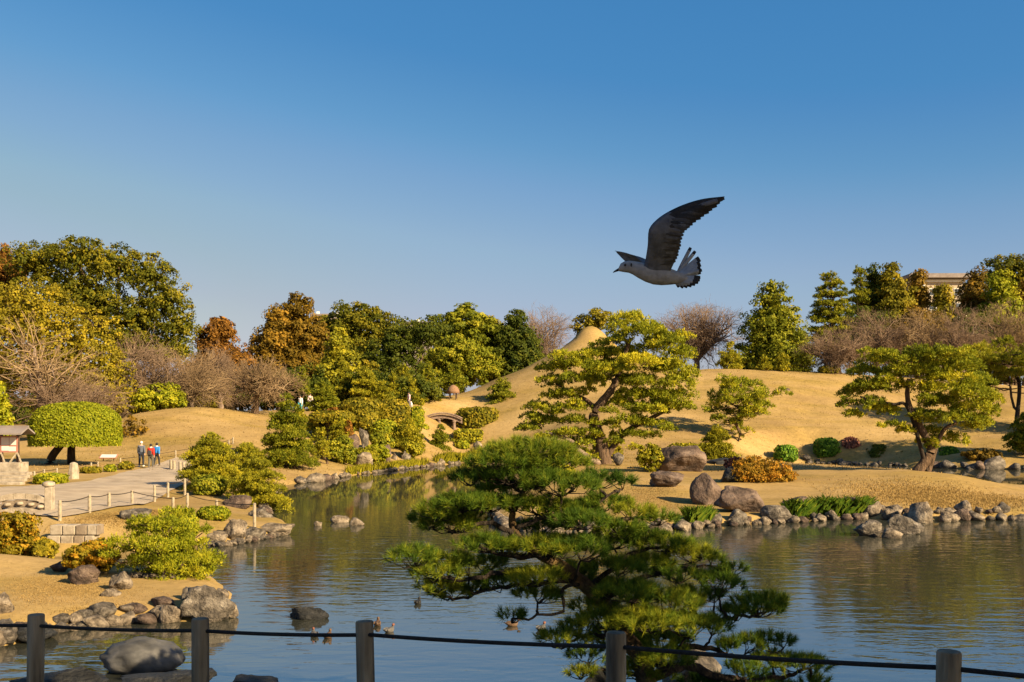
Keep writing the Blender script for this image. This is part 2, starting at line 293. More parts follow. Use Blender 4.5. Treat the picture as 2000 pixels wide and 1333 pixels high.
def water_mat():
    m, nt, N, L, out = newmat('pond_water'); tc = N.new('ShaderNodeTexCoord'); v = tc.outputs['Object']
    mp = N.new('ShaderNodeMapping'); mp.inputs['Scale'].default_value = (.5, 1.1, 1); mp.inputs['Rotation'].default_value = (0, 0, R(9)); L.new(v, mp.inputs[0])
    n1 = noise_tex(N, L, mp.outputs[0], 2.6, 3, .5); n1.inputs['Distortion'].default_value = .35
    n2 = noise_tex(N, L, mp.outputs[0], .9, 2, .5)
    ad = N.new('ShaderNodeMath'); ad.operation = 'MULTIPLY_ADD'; ad.inputs[1].default_value = .45; L.new(n2.outputs[0], ad.inputs[0]); L.new(n1.outputs[0], ad.inputs[2])
    # wind reaches the middle of the pond; the far arm and the edges lie calm
    sp = N.new('ShaderNodeSeparateXYZ'); L.new(v, sp.inputs[0]); nb = noise_tex(N, L, v, .09, 2)
    wy = N.new('ShaderNodeMath'); wy.operation = 'MULTIPLY_ADD'; wy.inputs[1].default_value = 22; L.new(nb.outputs[0], wy.inputs[0]); L.new(sp.outputs['Y'], wy.inputs[2])
    mr = N.new('ShaderNodeMapRange'); mr.inputs['From Min'].default_value = 46; mr.inputs['From Max'].default_value = 62; mr.inputs['To Min'].default_value = 1; mr.inputs['To Max'].default_value = .10; L.new(wy.outputs[0], mr.inputs[0])
    pt = ramp(N, [(.55, .55, .55), (1, 1, 1)], [.35, .65]); nb2 = noise_tex(N, L, v, .16, 3); L.new(nb2.outputs[0], pt.inputs[0])
    ms = N.new('ShaderNodeMath'); ms.operation = 'MULTIPLY'; L.new(mr.outputs[0], ms.inputs[0]); L.new(pt.outputs[0], ms.inputs[1])
    bp = N.new('ShaderNodeBump'); bp.inputs['Distance'].default_value = .013; L.new(ms.outputs[0], bp.inputs['Strength']); L.new(ad.outputs[0], bp.inputs['Height'])
    d = N.new('ShaderNodeBsdfDiffuse'); d.inputs[0].default_value = (.035, .036, .026, 1)
    g = N.new('ShaderNodeBsdfGlossy'); g.inputs['Roughness'].default_value = .02; g.inputs[0].default_value = (.95, .95, .95, 1)
    L.new(bp.outputs[0], g.inputs['Normal'])
    fr = N.new('ShaderNodeFresnel'); fr.inputs['IOR'].default_value = 7.0; L.new(bp.outputs[0], fr.inputs['Normal'])
    mx = N.new('ShaderNodeMixShader'); L.new(fr.outputs[0], mx.inputs[0]); L.new(d.outputs[0], mx.inputs[1]); L.new(g.outputs[0], mx.inputs[2]); L.new(mx.outputs[0], out.inputs[0]); return m
tag(put('pond_water', mesh('pond_water', [(-66, 8.5, 0), (66, 8.5, 0), (66, 112, 0), (-66, 112, 0)], [(0, 1, 2, 3)], water_mat())), kind='structure')
# gravel walk
def resample(p, n):
    p = np.asarray(p); d = np.concatenate([[0], np.cumsum(np.linalg.norm(np.diff(p, axis=0), axis=1))]); t = np.linspace(0, d[-1], n); return np.stack([np.interp(t, d, p[:, k]) for k in range(p.shape[1])], 1)
fe = smooth_pts([hit(*a)[:2] for a in [(-160, 962), (-60, 958), (0, 954), (60, 951), (125, 947), (190, 937), (250, 922), (310, 907), (338, 898), (360, 893)]], 5)
ne = smooth_pts([hit(*a)[:2] for a in [(-160, 1000), (-60, 1004), (30, 1006), (112, 1014), (175, 1003), (258, 989), (322, 968), (358, 948), (380, 928), (384, 905)]], 5)
A_, B_ = resample(fe, 70), resample(ne, 70); K = 16
T_ = np.linspace(0, 1, K); PP = A_[:, None] * (1 - T_)[None, :, None] + B_[:, None] * T_[None, :, None]; PP = PP.reshape(-1, 2)
ii = (np.arange(69)[:, None] * K + np.arange(K - 1)[None]).ravel()
tag(put('path', mesh('path', np.column_stack([PP, gz(PP[:, 0], PP[:, 1]) + .05]), np.stack([ii, ii + K, ii + K + 1, ii + 1], 1), GRAVEL, smooth=True)), kind='structure')

# ------------------------------------------------------------------ foliage generators
def sph(n, rg):
    v = rg.normal(size=(n, 3)); return nrm(v)
def quads(C, A, B):
    V = np.stack([C - A, C - B * .9, C + A, C + B * .9], 1).reshape(-1, 3); n = len(C); return V, (np.arange(n) * 4)[:, None] + np.arange(4)[None]
def leaf_quads(C, Nn, size, asp, rg, jit):
    n = nrm(Nn + rg.normal(size=C.shape) * jit); t = nrm(np.cross(n, rg.normal(size=C.shape))); b = np.cross(n, t); s = (size * rg.uniform(.7, 1.3, len(C)))[:, None]
    return quads(C, t * s * asp, b * s)
def ellw(e, Y):                              # photo ellipse (px,py,rx,ry[,depth shift][,depth scale]) to a world ellipsoid
    dy = e[4] if len(e) > 4 else 0; ds = e[5] if len(e) > 5 else 1.0; y = Y + dy
    return P(e[0], e[1], y), np.array([e[2] * y / F, e[2] * y / F * ds, e[3] * y / F])
def clump_crown(ells, cr, per, cover, leaf, rg, asp=1.25, jit=.45, down=.35, flat=.75, inner=.25, cap=15000, back=.55, fill=.55):
    C = []; Nn = []; Ti = []; Sz = []; CL = []
    for c, r in ells:
        area = 4 * math.pi * ((r[0] * r[1]) ** 1.6 / 3 + 2 * (r[0] * r[2]) ** 1.6 / 3) ** .625
        k = max(6, int(cover * area / (cr * cr * 2.2))); d = sph(k, rg); keep = ((d[:, 2] > -.45) | (rg.random(k) < down)) & ((d[:, 1] < .35) | (rg.random(k) > back)); d = d[keep]; k = len(d)
        f = rg.uniform(.74, 1.0, k); f[rg.random(k) < inner] *= .62
        cc = c + d * r * f[:, None]; ok = np.ones(k, bool)
        for c2, r2 in ells:
            if c2 is not c: ok &= (((cc - c2) / r2) ** 2).sum(1) > .45
        if ok.any(): CL.append((cc[ok], nrm(d[ok] / r)))
        ni = int(min(900, fill * area / (leaf * leaf * 14))); o = sph(ni, rg); C.append(c + o * r * (rg.uniform(.2, .74, ni))[:, None]); Nn.append(nrm(o + rg.normal(0, .8, o.shape))); Ti.append(np.clip(rg.normal(.5, .2, ni), 0, 1)); Sz.append(np.full(ni, leaf * 2.4))
    tot = sum(len(c) for c, _ in CL); per = int(max(8, min(per, cap / max(1, tot))))
    for cc, out in CL:
        k = len(cc); crs = cr * rg.uniform(.6, 1.4, k)
        o = nrm(sph(k * per, rg) + .5 * np.repeat(out, per, 0) + np.array([0, 0, .25])); rad = (rg.random(k * per) ** .45)[:, None]
        off = o * rad * np.repeat(crs, per)[:, None]; off[:, 2] *= flat
        C.append(np.repeat(cc, per, 0) + off); Nn.append(nrm(o + .35 * np.repeat(out, per, 0) + np.array([0, 0, .15])))
        Ti.append(np.repeat(np.clip(rg.normal(.5, .15, k), .05, .95), per) + rg.normal(0, .10, k * per)); Sz.append(np.full(k * per, leaf))
    C = np.vstack(C); Nn = np.vstack(Nn); Ti = np.concatenate(Ti); V, Fc = leaf_quads(C, Nn, np.concatenate(Sz), asp, rg, jit); return V, Fc, np.repeat(Ti, 4)
def pad_leaves(pads, leaf, dens, rg, wid=.30, spread=.8):
    """cloud pads: each a cluster of small domed tufts of short sprays; pads = [(centre, (rx,ry,rz))]"""
    C = []; D = []; Ti = []
    for c, r in pads:
        sr = max(leaf * 1.35, .27 * min(r[0], r[1])); k = max(4, int(2.3 * r[0] * r[1] / sr ** 2)); m = max(14, int(7 * dens * (sr / leaf) ** 2))
        a = rg.uniform(0, 2 * math.pi, k); q = np.sqrt(rg.random(k)); lump = 1 + .16 * np.sin(a * 3 + rg.uniform(0, 6)) + .1 * np.sin(a * 5 + rg.uniform(0, 6)); q2 = np.clip(1 - q * q, 0, 1)
        T = c + np.stack([np.cos(a) * q * lump * (r[0] - sr * .4), np.sin(a) * q * lump * (r[1] - sr * .4), r[2] * (.72 * np.sqrt(q2) * rg.uniform(.3, 1.15, k) - .2 * q)], 1)
        o = nrm(sph(k * m, rg) + np.array([0, 0, .42]) + np.repeat(np.stack([np.cos(a) * q, np.sin(a) * q, 0 * q], 1), m, 0) * .35); sz = np.repeat(sr * rg.uniform(.7, 1.2, k), m)[:, None]; fl = min(.85, max(.45, r[2] / sr * .7))
        C.append(np.repeat(T, m, 0) + o * sz * (rg.random((k * m, 1)) ** .5) * [1, 1, fl]); D.append(nrm(o + [0, 0, .45] + rg.normal(0, .3, o.shape))); Ti.append(np.repeat(np.clip(rg.normal(.5, .09) + rg.normal(0, .11, k), .1, .9), m) + rg.normal(0, .11, k * m))
    C, D, Ti = np.vstack(C), np.vstack(D), np.concatenate(Ti); B = nrm(np.cross(D, rg.normal(size=C.shape))); s = (leaf * .62 * rg.uniform(.7, 1.3, len(C)))[:, None]
    V = np.stack([C - D * s * .5 - B * s * wid * 1.5, C - D * s * .5 + B * s * wid * 1.5, C + D * s * 1.35], 1).reshape(-1, 3); return V, np.arange(len(V)).reshape(-1, 3), np.repeat(Ti, 3)
def limb_pts(a, b, rg, n=6, sag=.12, wob=.06):
    a, b = np.asarray(a, float), np.asarray(b, float); t = np.linspace(0, 1, n)[:, None]; L = np.linalg.norm(b - a)
    p = a + (b - a) * t; p[:, 2] += (-np.sin(t * math.pi) * sag * L)[:, 0]; j = rg.normal(0, wob * L, (n, 3)); j[0] = 0; j[-1] = 0; return p + j
def join(parts):
    V = []; Fc = []; n = 0
    for v, f in parts:
        V.append(np.asarray(v)); Fc.append(np.asarray([q for q in f if len(q) == 4]) + n); n += len(v)
    return np.vstack(V), np.vstack(Fc)
def nearest(tp, p, low=.15):
    d = np.linalg.norm(tp[:, :2] - p[:2], axis=1) * .6 + np.abs(tp[:, 2] - (p[2] - low * 2)) ; return tp[np.argmin(d)]

def broad(label, Y, bpx, ells, pal, seed, leaf=None, cr=None, per=70, cover=1.15, trunk_r=.35, name='broadleaf_tree', cat='tree', group=None, asp=1.25, jit=.45, bark=BARK, limbs=True, **kw):
    rg = np.random.default_rng(seed); E = [ellw(e, Y) for e in ells]; x = (bpx - 1000) / F * Y; b = np.array([x, Y, g1(x, Y) - .15])
    root = empty(name, b, label, cat, group); leaf = leaf or max(.04, Y * .0009); cr = cr or Y * .0068
    V, Fc, Ti = clump_crown(E, cr, per, cover, leaf, rg, asp, jit, **kw)
    k = V[:, 2] > gz(V[:, 0], V[:, 1]) + .02 if Y < 130 else V[:, 2] > b[2] + .1
    kf = k.reshape(-1, 4).all(1); V = V.reshape(-1, 4, 3)[kf].reshape(-1, 3); Ti = Ti.reshape(-1, 4)[kf].ravel(); Fc = np.arange(len(V)).reshape(-1, 4)
    put('crown', mesh('crown', local(V, root), Fc, PAL[pal], Ti), root)
    top = max(E, key=lambda e: e[0][2])[0]; parts = [tube(limb_pts(b, top, rg, 7, 0, .025), np.linspace(trunk_r, trunk_r * .2, 7), 7, False)]
    if limbs:
        tp = limb_pts(b, top, rg, 12, 0, .01)
        for c, r in E:
            s = tp[int(np.clip(len(tp) * (.25 + .4 * rg.random()), 1, 10))]; parts.append(tube(limb_pts(s, c + r * rg.uniform(-.2, .3, 3), rg, 5, -.05, .05), np.linspace(trunk_r * .4, trunk_r * .1, 5), 5, False))
    V, Fc = join(parts); put('trunk', mesh('trunk', local(V, root), Fc, bark, smooth=True), root); return root
def conifer(label, Y, px, top, bot, half, pal, seed, name='conifer_tree', lean=0, point=.75, leaf=None, group=None, cover=1.35, trunk_r=.3, shaggy=.16, bpx=None, **kw):
    rg = np.random.default_rng(seed); ells = []; n = max(6, int((bot - top) / (half * .33)))
    for i in range(n):
        t = (i + .5) / n; wd = half * 1.25 * (t ** point) * (1 - .25 * max(0, t - .8) / .2) + 2; wd *= 1 + rg.normal(0, shaggy * .5)
        py = top + (bot - top) * t; ells.append((px + lean * (1 - t) + rg.normal(0, half * shaggy * .5), py, max(4, wd), max((bot - top) / n * 1.05, wd * .42)))
    return broad(label, Y, bpx if bpx is not None else px, ells, pal, seed + 7, name=name, leaf=leaf, group=group, cover=cover, trunk_r=trunk_r, asp=1.6, limbs=False, **kw)
def bare(label, Y, bpx, ells, seed, trunk_r=.3, mat=None, limbs=9, sec=12, twigs=2600, tw=1.1, name='bare_tree', group=None, split=.22, tr=.016, bark=None, bpy_=None, grow=1.2):
    ells = [(e[0], e[1] + e[3] * (grow - 1) * .4, e[2] * grow, e[3] * grow) for e in ells]; rg = np.random.default_rng(seed); E = [ellw(e, Y) for e in ells]; x = (bpx - 1000) / F * Y; b = np.array([x, Y, g1(x, Y) - .1]); root = empty(name, b, label, 'tree', group)
    cen = np.mean([c for c, r in E], 0); tops = max(c[2] + r[2] for c, r in E); fork = b + (np.array([cen[0], cen[1], tops]) - b) * split
    trunk = [tube(limb_pts(b, fork, rg, 5, 0, .02), np.linspace(trunk_r * 1.25, trunk_r * .85, 5), 8, False)]; segS = []; segE = []; r0 = []; r1 = []; tips = []
    per = max(3, limbs // len(E))
    for c, r in E:
        for i in range(per):
            d = sph(1, rg)[0]; d[2] = abs(d[2]) * .8 - .15; e = c + d * r * rg.uniform(.45, .7); lp = limb_pts(fork, e, rg, 8, -.08, .035); rr = np.linspace(trunk_r * .6, trunk_r * .16, 8); trunk.append(tube(lp, rr, 6, False))
            for j in range(sec):
                k = rg.integers(2, 8); s = lp[k]; d2 = nrm((s - c) / r * .8 + sph(1, rg)[0] + np.array([0, 0, .35])); e2 = c + d2 * r * rg.uniform(.72, .98)
                if np.linalg.norm(e2 - s) > 1.3 * r.max(): e2 = s + (e2 - s) * .6
                q = limb_pts(s, e2, rg, 5, -.06, .05); w0 = rr[k] * .5
                for a in range(4): segS.append(q[a]); segE.append(q[a + 1]); r0.append(w0 * (1 - a * .2) + .012); r1.append(w0 * (1 - (a + 1) * .2) + .012); tips.append((q[a + 1], nrm(q[a + 1] - q[a]), c, r))
    idx = rg.integers(0, len(tips), twigs); S = np.array([tips[i][0] for i in idx]); D = np.array([tips[i][1] for i in idx]); Cc = np.array([tips[i][2] for i in idx]); Rr = np.array([tips[i][3] for i in idx])
    S = S + rg.normal(0, tw * .22, S.shape); out = nrm((S - Cc) / Rr); dd = nrm(D * .7 + out * .6 + rg.normal(0, .55, S.shape) + np.array([0, 0, .18])); ln = tw * rg.uniform(.4, 1.2, len(S)); Em = S + dd * ln[:, None]
    f = np.sqrt((((Em - Cc) / Rr) ** 2).sum(1)); k = f > 1.06; Em[k] = S[k] + (Em[k] - S[k]) * .35
    d3 = nrm(dd + rg.normal(0, .6, S.shape)); S2 = (S + (Em - S) * rg.uniform(.3, .9, (len(S), 1)))[::2]; E2 = S2 + (d3 * (ln * .6)[:, None])[::2]
    V1, F1 = tubes_np(segS, segE, r0, r1, 4); V2, F2 = tubes_np(S, Em, np.full(len(S), tr), np.full(len(S), tr * .5), 3); V3, F3 = tubes_np(S2, E2, np.full(len(S2), tr * .8), np.full(len(S2), tr * .4), 3)
    V = np.vstack([V1, V2, V3]); Fc = np.vstack([F1, F2 + len(V1), F3 + len(V1) + len(V2)]); put('crown', mesh('crown', local(V, root), Fc, mat or TWIG), root)
    V, Fc = join(trunk); put('trunk', mesh('trunk', local(V, root), Fc, bark or BARKG, smooth=True), root); return root
def niwaki(label, box, base, pal, seed, layers=6, Y=None, shape='cone', padk=1.12, leaf=None, dens=1.0, trunk_r=.09, gap=.0, name='cloud_pruned_pine', group=None, thick=.85, bark=BARK, depth=.8, cat='pine tree', pads=None, wid=.34, parts=False):
    rg = np.random.default_rng(seed); x0, y0, x1, y1 = box
    if Y is None: h = hit(*base); Y = h[1]
    X = (base[0] - 1000) / F * Y; b = np.array([X, Y, g1(X, Y) - .08]); root = empty(name, b, label, cat, group); s = Y / F; leaf = leaf or max(.07, Y * .0016)
    H = (y1 - y0) * s; wmax = (x1 - x0) * s / 2; cx, ztop = P((x0 + x1) / 2, y0, Y)[[0, 2]]; PD = []
    if pads is None:
        for i in range(layers):
            t = (i + .35) / layers; wd = {'cone': t ** .6, 'dome': math.sqrt(max(.02, 1 - (1 - t) ** 2)) * (1 - .18 * max(0, t - .75) / .25), 'column': .55 + .45 * math.sin(t * 3.0), 'spread': .45 + .55 * math.sin(min(1, t * 1.25) * 1.57)}[shape] * wmax
            zc = ztop - H * t; th = H / layers * thick * (1 - gap)
            pr = max(wd * .42, .28 * wmax) * padk; m = 1 if wd < wmax * .34 else max(3, int(2.2 * math.pi * wd / (pr * 2.1)))
            if m == 1: PD.append((np.array([cx + (X - cx) * t * .3, Y, zc]), np.array([max(wd, .2 * wmax), max(wd, .2 * wmax) * depth, th])))
            else:
                a0 = rg.uniform(0, 6)
                for k in range(m):
                    a = a0 + 2 * math.pi * k / m + rg.normal(0, .15); rad = max(0, wd - pr) * rg.uniform(.85, 1.08); q = pr * rg.uniform(.8, 1.15)
                    PD.append((np.array([cx + math.cos(a) * rad, Y + math.sin(a) * rad * depth, zc + rg.normal(0, th * .4)]), np.array([q, q * .9, th * rg.uniform(.8, 1.2)])))
                if wd > wmax * .55: PD.append((np.array([cx, Y, zc + th * .3]), np.array([wd * .5, wd * .4, th])))
    else:
        for e in pads: c, r = ellw(e, Y); PD.append((c + [0, rg.normal(0, r[0] * .7), 0], np.array([r[0], r[0] * .85, r[2] * 1.6])))
        for e in pads * 2: c, r = ellw((e[0] + rg.normal(0, e[2] * .6), e[1] + rg.normal(2, e[3] * .8), e[2] * .62, e[3] * .8), Y); PD.append((c + [0, rg.normal(0, r[0] * 1.3), 0], np.array([r[0], r[0] * .85, r[2] * 1.7])))
    if parts:
        for pd in PD:
            V, Fc, Ti = pad_leaves([pd], leaf, dens, rg, wid); put('foliage_pad', mesh('foliage_pad', local(V, root), Fc, PAL[pal], Ti), root)
    else:
        V, Fc, Ti = pad_leaves(PD, leaf, dens, rg, wid); put('crown', mesh('crown', local(V, root), Fc, PAL[pal], Ti), root)
    top = np.array([cx, Y, ztop - H * .12]); tp = limb_pts(b, top, rg, 9, 0, .035); bits = [tube(tp, np.linspace(trunk_r, trunk_r * .3, 9), 7, False)]; tq = resample(tp, 30)
    for c, r in PD:
        st = nearest(tq, c); bits.append(tube(limb_pts(st, c - [0, 0, r[2] * .1], rg, 5, .03, .05), np.linspace(trunk_r * .4, trunk_r * .12, 5), 4, False))
    V, Fc = join(bits); put('trunk', mesh('trunk', local(V, root), Fc, bark, smooth=True), root); return root
_ico = {}
def ico(n):
    if n not in _ico:
        bm = bmesh.new(); bmesh.ops.create_icosphere(bm, subdivisions=n, radius=1); bm.verts.ensure_lookup_table()
        _ico[n] = (np.array([v.co[:] for v in bm.verts]), np.array([[v.index for v in f.verts] for f in bm.faces])); bm.free()
    return _ico[n]
def clipped(label, box, pal, seed, Y=None, base=None, power=2.6, leaf=None, dens=1.0, name='clipped_shrub', cat='shrub', group=None, depth=.9, rough=.05, low=-.55, stems=None, corek=.9, by=None):
    """a sheared shrub: small leaves close over a superellipsoid, with a solid core tinted dark as inner shade"""
    rg = np.random.default_rng(seed); x0, y0, x1, y1 = box
    if Y is None: Y = hit((x0 + x1) / 2, by or y1)[1]
    Y = float(Y); s = Y / F; rx, rz = (x1 - x0) / 2 * s, (y1 - y0) / 2 * s; c = P((x0 + x1) / 2, (y0 + y1) / 2, Y); zb = g1(c[0], Y)
    if not stems: zt = c[2] + rz; zlo = min(c[2] - rz, zb - .05); rz = (zt - zlo) / 2; c[2] = (zt + zlo) / 2; low = -.9
    r = np.array([rx, rx * depth, rz]); root = empty(name, (c[0], Y, zb - .03), label, cat, group)
    leaf = leaf or max(.035, Y * .0011); area = 4 * math.pi * rx * max(rx * depth, rz) * .8; n = int(np.clip(dens * area / (leaf * leaf * 1.3), 300, 9000))
    def surf(d):
        q = (np.abs(d) ** power).sum(1) ** (-1 / power); return d * q[:, None]
    d = sph(n, rg); d = d[d[:, 2] > low]; sp_ = surf(d); ph = rg.uniform(0, 6, 4); lump = 1 + rough * (np.sin(sp_[:, 0] * 5 + ph[0]) * np.sin(sp_[:, 1] * 5 + ph[1]) + np.sin(sp_[:, 2] * 6 + ph[2]) * .7 + rg.normal(0, .5, len(d)))
    C = c + sp_ * r * lump[:, None]; Nn = nrm(np.sign(d) * np.abs(sp_) ** (power - 1) / r)
    V, Fc = leaf_quads(C, Nn, leaf, 1.3, rg, .55); Ti = np.repeat(np.clip(.5 + .16 * np.sin(sp_[:, 0] * 4 + ph[3]) * np.sin(sp_[:, 2] * 5) + rg.normal(0, .17, len(d)), 0, 1), 4)
    k = (V[:, 2] > gz(V[:, 0], V[:, 1]) + .0).reshape(-1, 4).all(1); V = V.reshape(-1, 4, 3)[k].reshape(-1, 3); Ti = Ti.reshape(-1, 4)[k].ravel()
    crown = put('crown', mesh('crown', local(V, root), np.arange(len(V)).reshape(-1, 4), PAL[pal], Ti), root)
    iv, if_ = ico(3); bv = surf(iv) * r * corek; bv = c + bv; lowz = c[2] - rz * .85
    bv[:, 2] = np.maximum(bv[:, 2], c[2] + r[2] * low * .9); put('dark_core', mesh('dark_core', local(bv, root), if_, PAL[pal], np.full(len(bv), .12), True), root)  # solid core, its low tint paints the shade behind the leaves
    if stems and zb < c[2] - rz * .5:
        mb = MB(); rs = np.random.default_rng(seed + 1)
        for k in range(stems):
            a = k * 2.1 + rs.random(); mb.tube(limb_pts((c[0] + .12 * rx * math.cos(a), Y + .12 * rx * math.sin(a), zb - .05), c + np.array([math.cos(a) * rx * .4, math.sin(a) * rx * .3, -rz * .2]), rs, 5, 0, .04), np.linspace(max(.025, rx * .05), .02, 5), 5)
        st = mb.build('trunk', BARK, root, -np.array(root.location[:])); 
    return root
def loose(label, box, pal, seed, Y=None, leaf=None, by=None, name='leafy_shrub', group=None, cover=1.1, cat='shrub', n=5, per=40, cap=9000, **kw):
    """an unclipped shrub of clumped leaves"""
    rg = np.random.default_rng(seed); x0, y0, x1, y1 = box; Y = float(Y if Y is not None else hit((x0 + x1) / 2, by or y1)[1]); zb_ = g1(((x0 + x1) / 2 - 1000) / F * Y, Y); y1 = max(y1, HZ + (CAM_H - zb_) * F / Y); wx, hy = (x1 - x0) / 2, (y1 - y0) / 2; E = [((x0 + x1) / 2, (y0 + y1) / 2 + hy * .12, wx * .8, hy * .85)]
    for i in range(n):
        a = rg.uniform(0, 2 * math.pi); E.append(((x0 + x1) / 2 + math.cos(a) * wx * .5, (y0 + y1) / 2 + math.sin(a) * hy * .42, wx * .5, hy * .5, rg.normal(0, wx * .3) * Y / F))
    return broad(label, Y, (x0 + x1) / 2, E, pal, seed + 1, leaf=leaf or max(.03, Y * .0009), cr=max(.06, min(wx, hy) * Y / F * .26), per=per, cap=cap, cover=cover, trunk_r=max(.03, wx * Y / F * .06), name=name, cat=cat, group=group, **kw)
def rock_mesh(name, seed, mat, n=3, cuts=9, rough=.10, flat=False):
    rg = np.random.default_rng(seed); v, f = ico(n); v = v.copy()
    for k in range(cuts):
        d = sph(1, rg)[0]; h = rg.uniform(.5, .82); q = v @ d; over = q > h; v[over] -= (q[over] - h)[:, None] * d * .95
    v = np.array([p * (1 + rough * (mnoise.noise(Vector(p * 1.7 + seed * 3.1)) * 1.2 + mnoise.noise(Vector(p * 4.2 + seed)) * .7 + mnoise.noise(Vector(p * 9 + seed)) * .4)) for p in v])
    v -= (v.max(0) + v.min(0)) / 2; v /= (v.max(0) - v.min(0)) / 2
    return mesh(name, v, f, mat, smooth=not flat)
def boulder(label, box, mat, seed, Y=None, depth=.85, sink=.25, rz=None, n=4, cuts=18, rough=.15, name='boulder', cat='rock', group=None, tilt=0):
    x0, y0, x1, y1 = box; h = hit((x0 + x1) / 2, y1); Y = float(Y or h[1]); s = Y / F; rx = (x1 - x0) / 2 * s; hz = (y1 - y0) * s; bz = CAM_H - (y1 - HZ) * s
    tot = hz * (1 + sink); o = put(name, rock_mesh(name, seed, mat, n, cuts, rough), None, ((x0 + x1) / 2 * s - 1000 * s, Y + rx * depth * .6, bz + hz - tot / 2), (0, tilt, 0), (rx, rx * depth, tot / 2))
    return tag(o, label, cat, group)

# ------------------------------------------------------------------ trees of the far background
G_BG = 'trees behind the garden'
broad('huge dark green evergreen tree, tallest in the left wood, sky showing through its crown', 108, 250, [(70, 520, 62, 45), (150, 505, 62, 42), (220, 520, 55, 42), (285, 540, 55, 42), (325, 590, 50, 45), (345, 640, 42, 38), (270, 620, 60, 45), (190, 590, 60, 50), (120, 570, 60, 40), (345, 685, 36, 28), (250, 670, 60, 45), (310, 690, 45, 30)], 'camphor', 11, cover=1.3, per=60, cap=34000, trunk_r=.8, group=G_BG)
conifer('rust brown conifer standing beside the huge dark evergreen tree', 112, 2, 494, 640, 62, 'rust', 12, point=.6, group=G_BG)
broad('big yellow green dome of a tree with pale branches showing through it', 92, 95, [(60, 640, 105, 92), (140, 680, 100, 85), (185, 740, 72, 75), (60, 740, 110, 70), (215, 790, 45, 42), (-30, 700, 90, 110)], 'yellow', 13, cover=1.3, per=50, cap=36000, trunk_r=.55, group=G_BG, cr=.55, bark=BARKG)
bare('bare pale limbed tree spreading in front of the yellow green dome tree', 84, 90, [(90, 740, 120, 70), (70, 690, 90, 90), (180, 780, 80, 50)], 14, .32, TWIGY, 15, 7, 1100, 1.2, group='bare trees in winter', split=.18)
bare('reddish bare tree low behind the clipped dome tree', 82, 110, [(110, 790, 95, 45), (190, 800, 55, 40)], 15, .2, TWIG, 10, 10, 2000, .9, group='bare trees in winter')
bare('pinkish bare tree between the yellow dome tree and the evergreen pyramid shrub', 96, 285, [(270, 700, 55, 45), (300, 740, 60, 45)], 16, .28, TWIG, 10, 12, 2600, 1.1, group='bare trees in winter')
bare('grey brown bare tree rising straight behind the left grass mound', 98, 372, [(365, 735, 62, 55), (390, 760, 55, 40)], 17, .3, TWIGY, 10, 12, 2600, 1.1, group='bare trees in winter')
bare('ochre bare tree with hazy twigs below the orange conifer', 102, 432, [(435, 750, 52, 45), (410, 720, 40, 40)], 18, .28, TWIG, 9, 12, 2400, 1.1, group='bare trees in winter')
bare('dark stemmed bare tree forking low beside the left grass mound', 92, 498, [(510, 745, 58, 45), (470, 755, 45, 35), (545, 755, 40, 32)], 19, .3, TWIGY, 12, 10, 2200, 1.0, group='bare trees in winter', split=.3, bark=BARK)
conifer('orange brown conifer with a ragged double top', 120, 425, 622, 740, 48, 'rust', 20, point=.6, group=G_BG, shaggy=.22)
broad('low russet tree beside the orange brown conifer', 118, 470, [(470, 705, 30, 25), (445, 720, 30, 25)], 'rust', 21, group=G_BG)
loose('evergreen pyramid shrub on the left grass mound edge', (255, 745, 362, 806), 'clip', 22, Y=94, cover=1.3)
loose('bright green pine bough at the left edge of the wood', (-30, 740, 26, 812), 'clip', 23, Y=74)
conifer('tall bronze green conifer with a tapering crown, left of a conifer pair', 122, 548, 606, 752, 56, 'brown', 24, point=.42, group=G_BG)
conifer('tall bronze conifer with a thin spire, right of a conifer pair', 122, 588, 584, 752, 52, 'brown', 25, point=.5, group=G_BG)
broad('broad olive evergreen tree with a rounded crown behind the bronze conifers', 138, 705, [(700, 625, 58, 34), (740, 650, 50, 38), (660, 650, 48, 36), (700, 680, 70, 45), (640, 640, 30, 25)], 'camphor', 26, group=G_BG, trunk_r=.6)
conifer('yellow green conifer with open tiers beside the bronze conifer', 112, 662, 648, 760, 40, 'ypine', 27, point=.6, group=G_BG, cover=.85)
broad('deep green evergreen tree filling the gap behind the pruned pines', 128, 780, [(770, 690, 55, 45), (800, 660, 40, 34), (840, 650, 45, 30), (735, 710, 45, 40), (790, 740, 60, 35)], 'dark', 28, group=G_BG)
broad('tall dark pine with tiered boughs beside the deep green evergreen', 152, 910, [(908, 608, 22, 13), (888, 622, 24, 11), (935, 622, 26, 11), (905, 638, 42, 14), (870, 648, 30, 12), (945, 645, 30, 13), (905, 665, 58, 20), (910, 695, 60, 24)], 'gpine', 29, trunk_r=.3, name='tall_pine', cat='pine tree', group=G_BG, asp=2.2, flat=.5)
broad('dense mid green evergreen mass at the foot of the tall dark pine', 148, 900, [(895, 700, 62, 38), (850, 715, 40, 30), (935, 720, 50, 38), (880, 740, 60, 28)], 'gpine', 30, group=G_BG, cr=.7)
conifer('dark green conifer next to the peaked grass mound', 152, 1005, 618, 745, 52, 'dark', 31, point=.5, group=G_BG)
conifer('narrow dark conifer behind the dense evergreen mass', 156, 960, 625, 745, 42, 'olive', 32, point=.5, group=G_BG)
bare('reddish bare zelkova with a rounded crown beside the peaked mound', 162, 1058, [(1055, 650, 55, 44)], 33, .32, TWIG, 14, 12, 3800, 1.4, group='bare trees in winter', bark=BARKG, grow=1.3)
broad('round brown green tree peeping over the peaked mound', 165, 1158, [(1160, 630, 36, 24), (1150, 650, 32, 22)], 'olive', 34, group=G_BG)
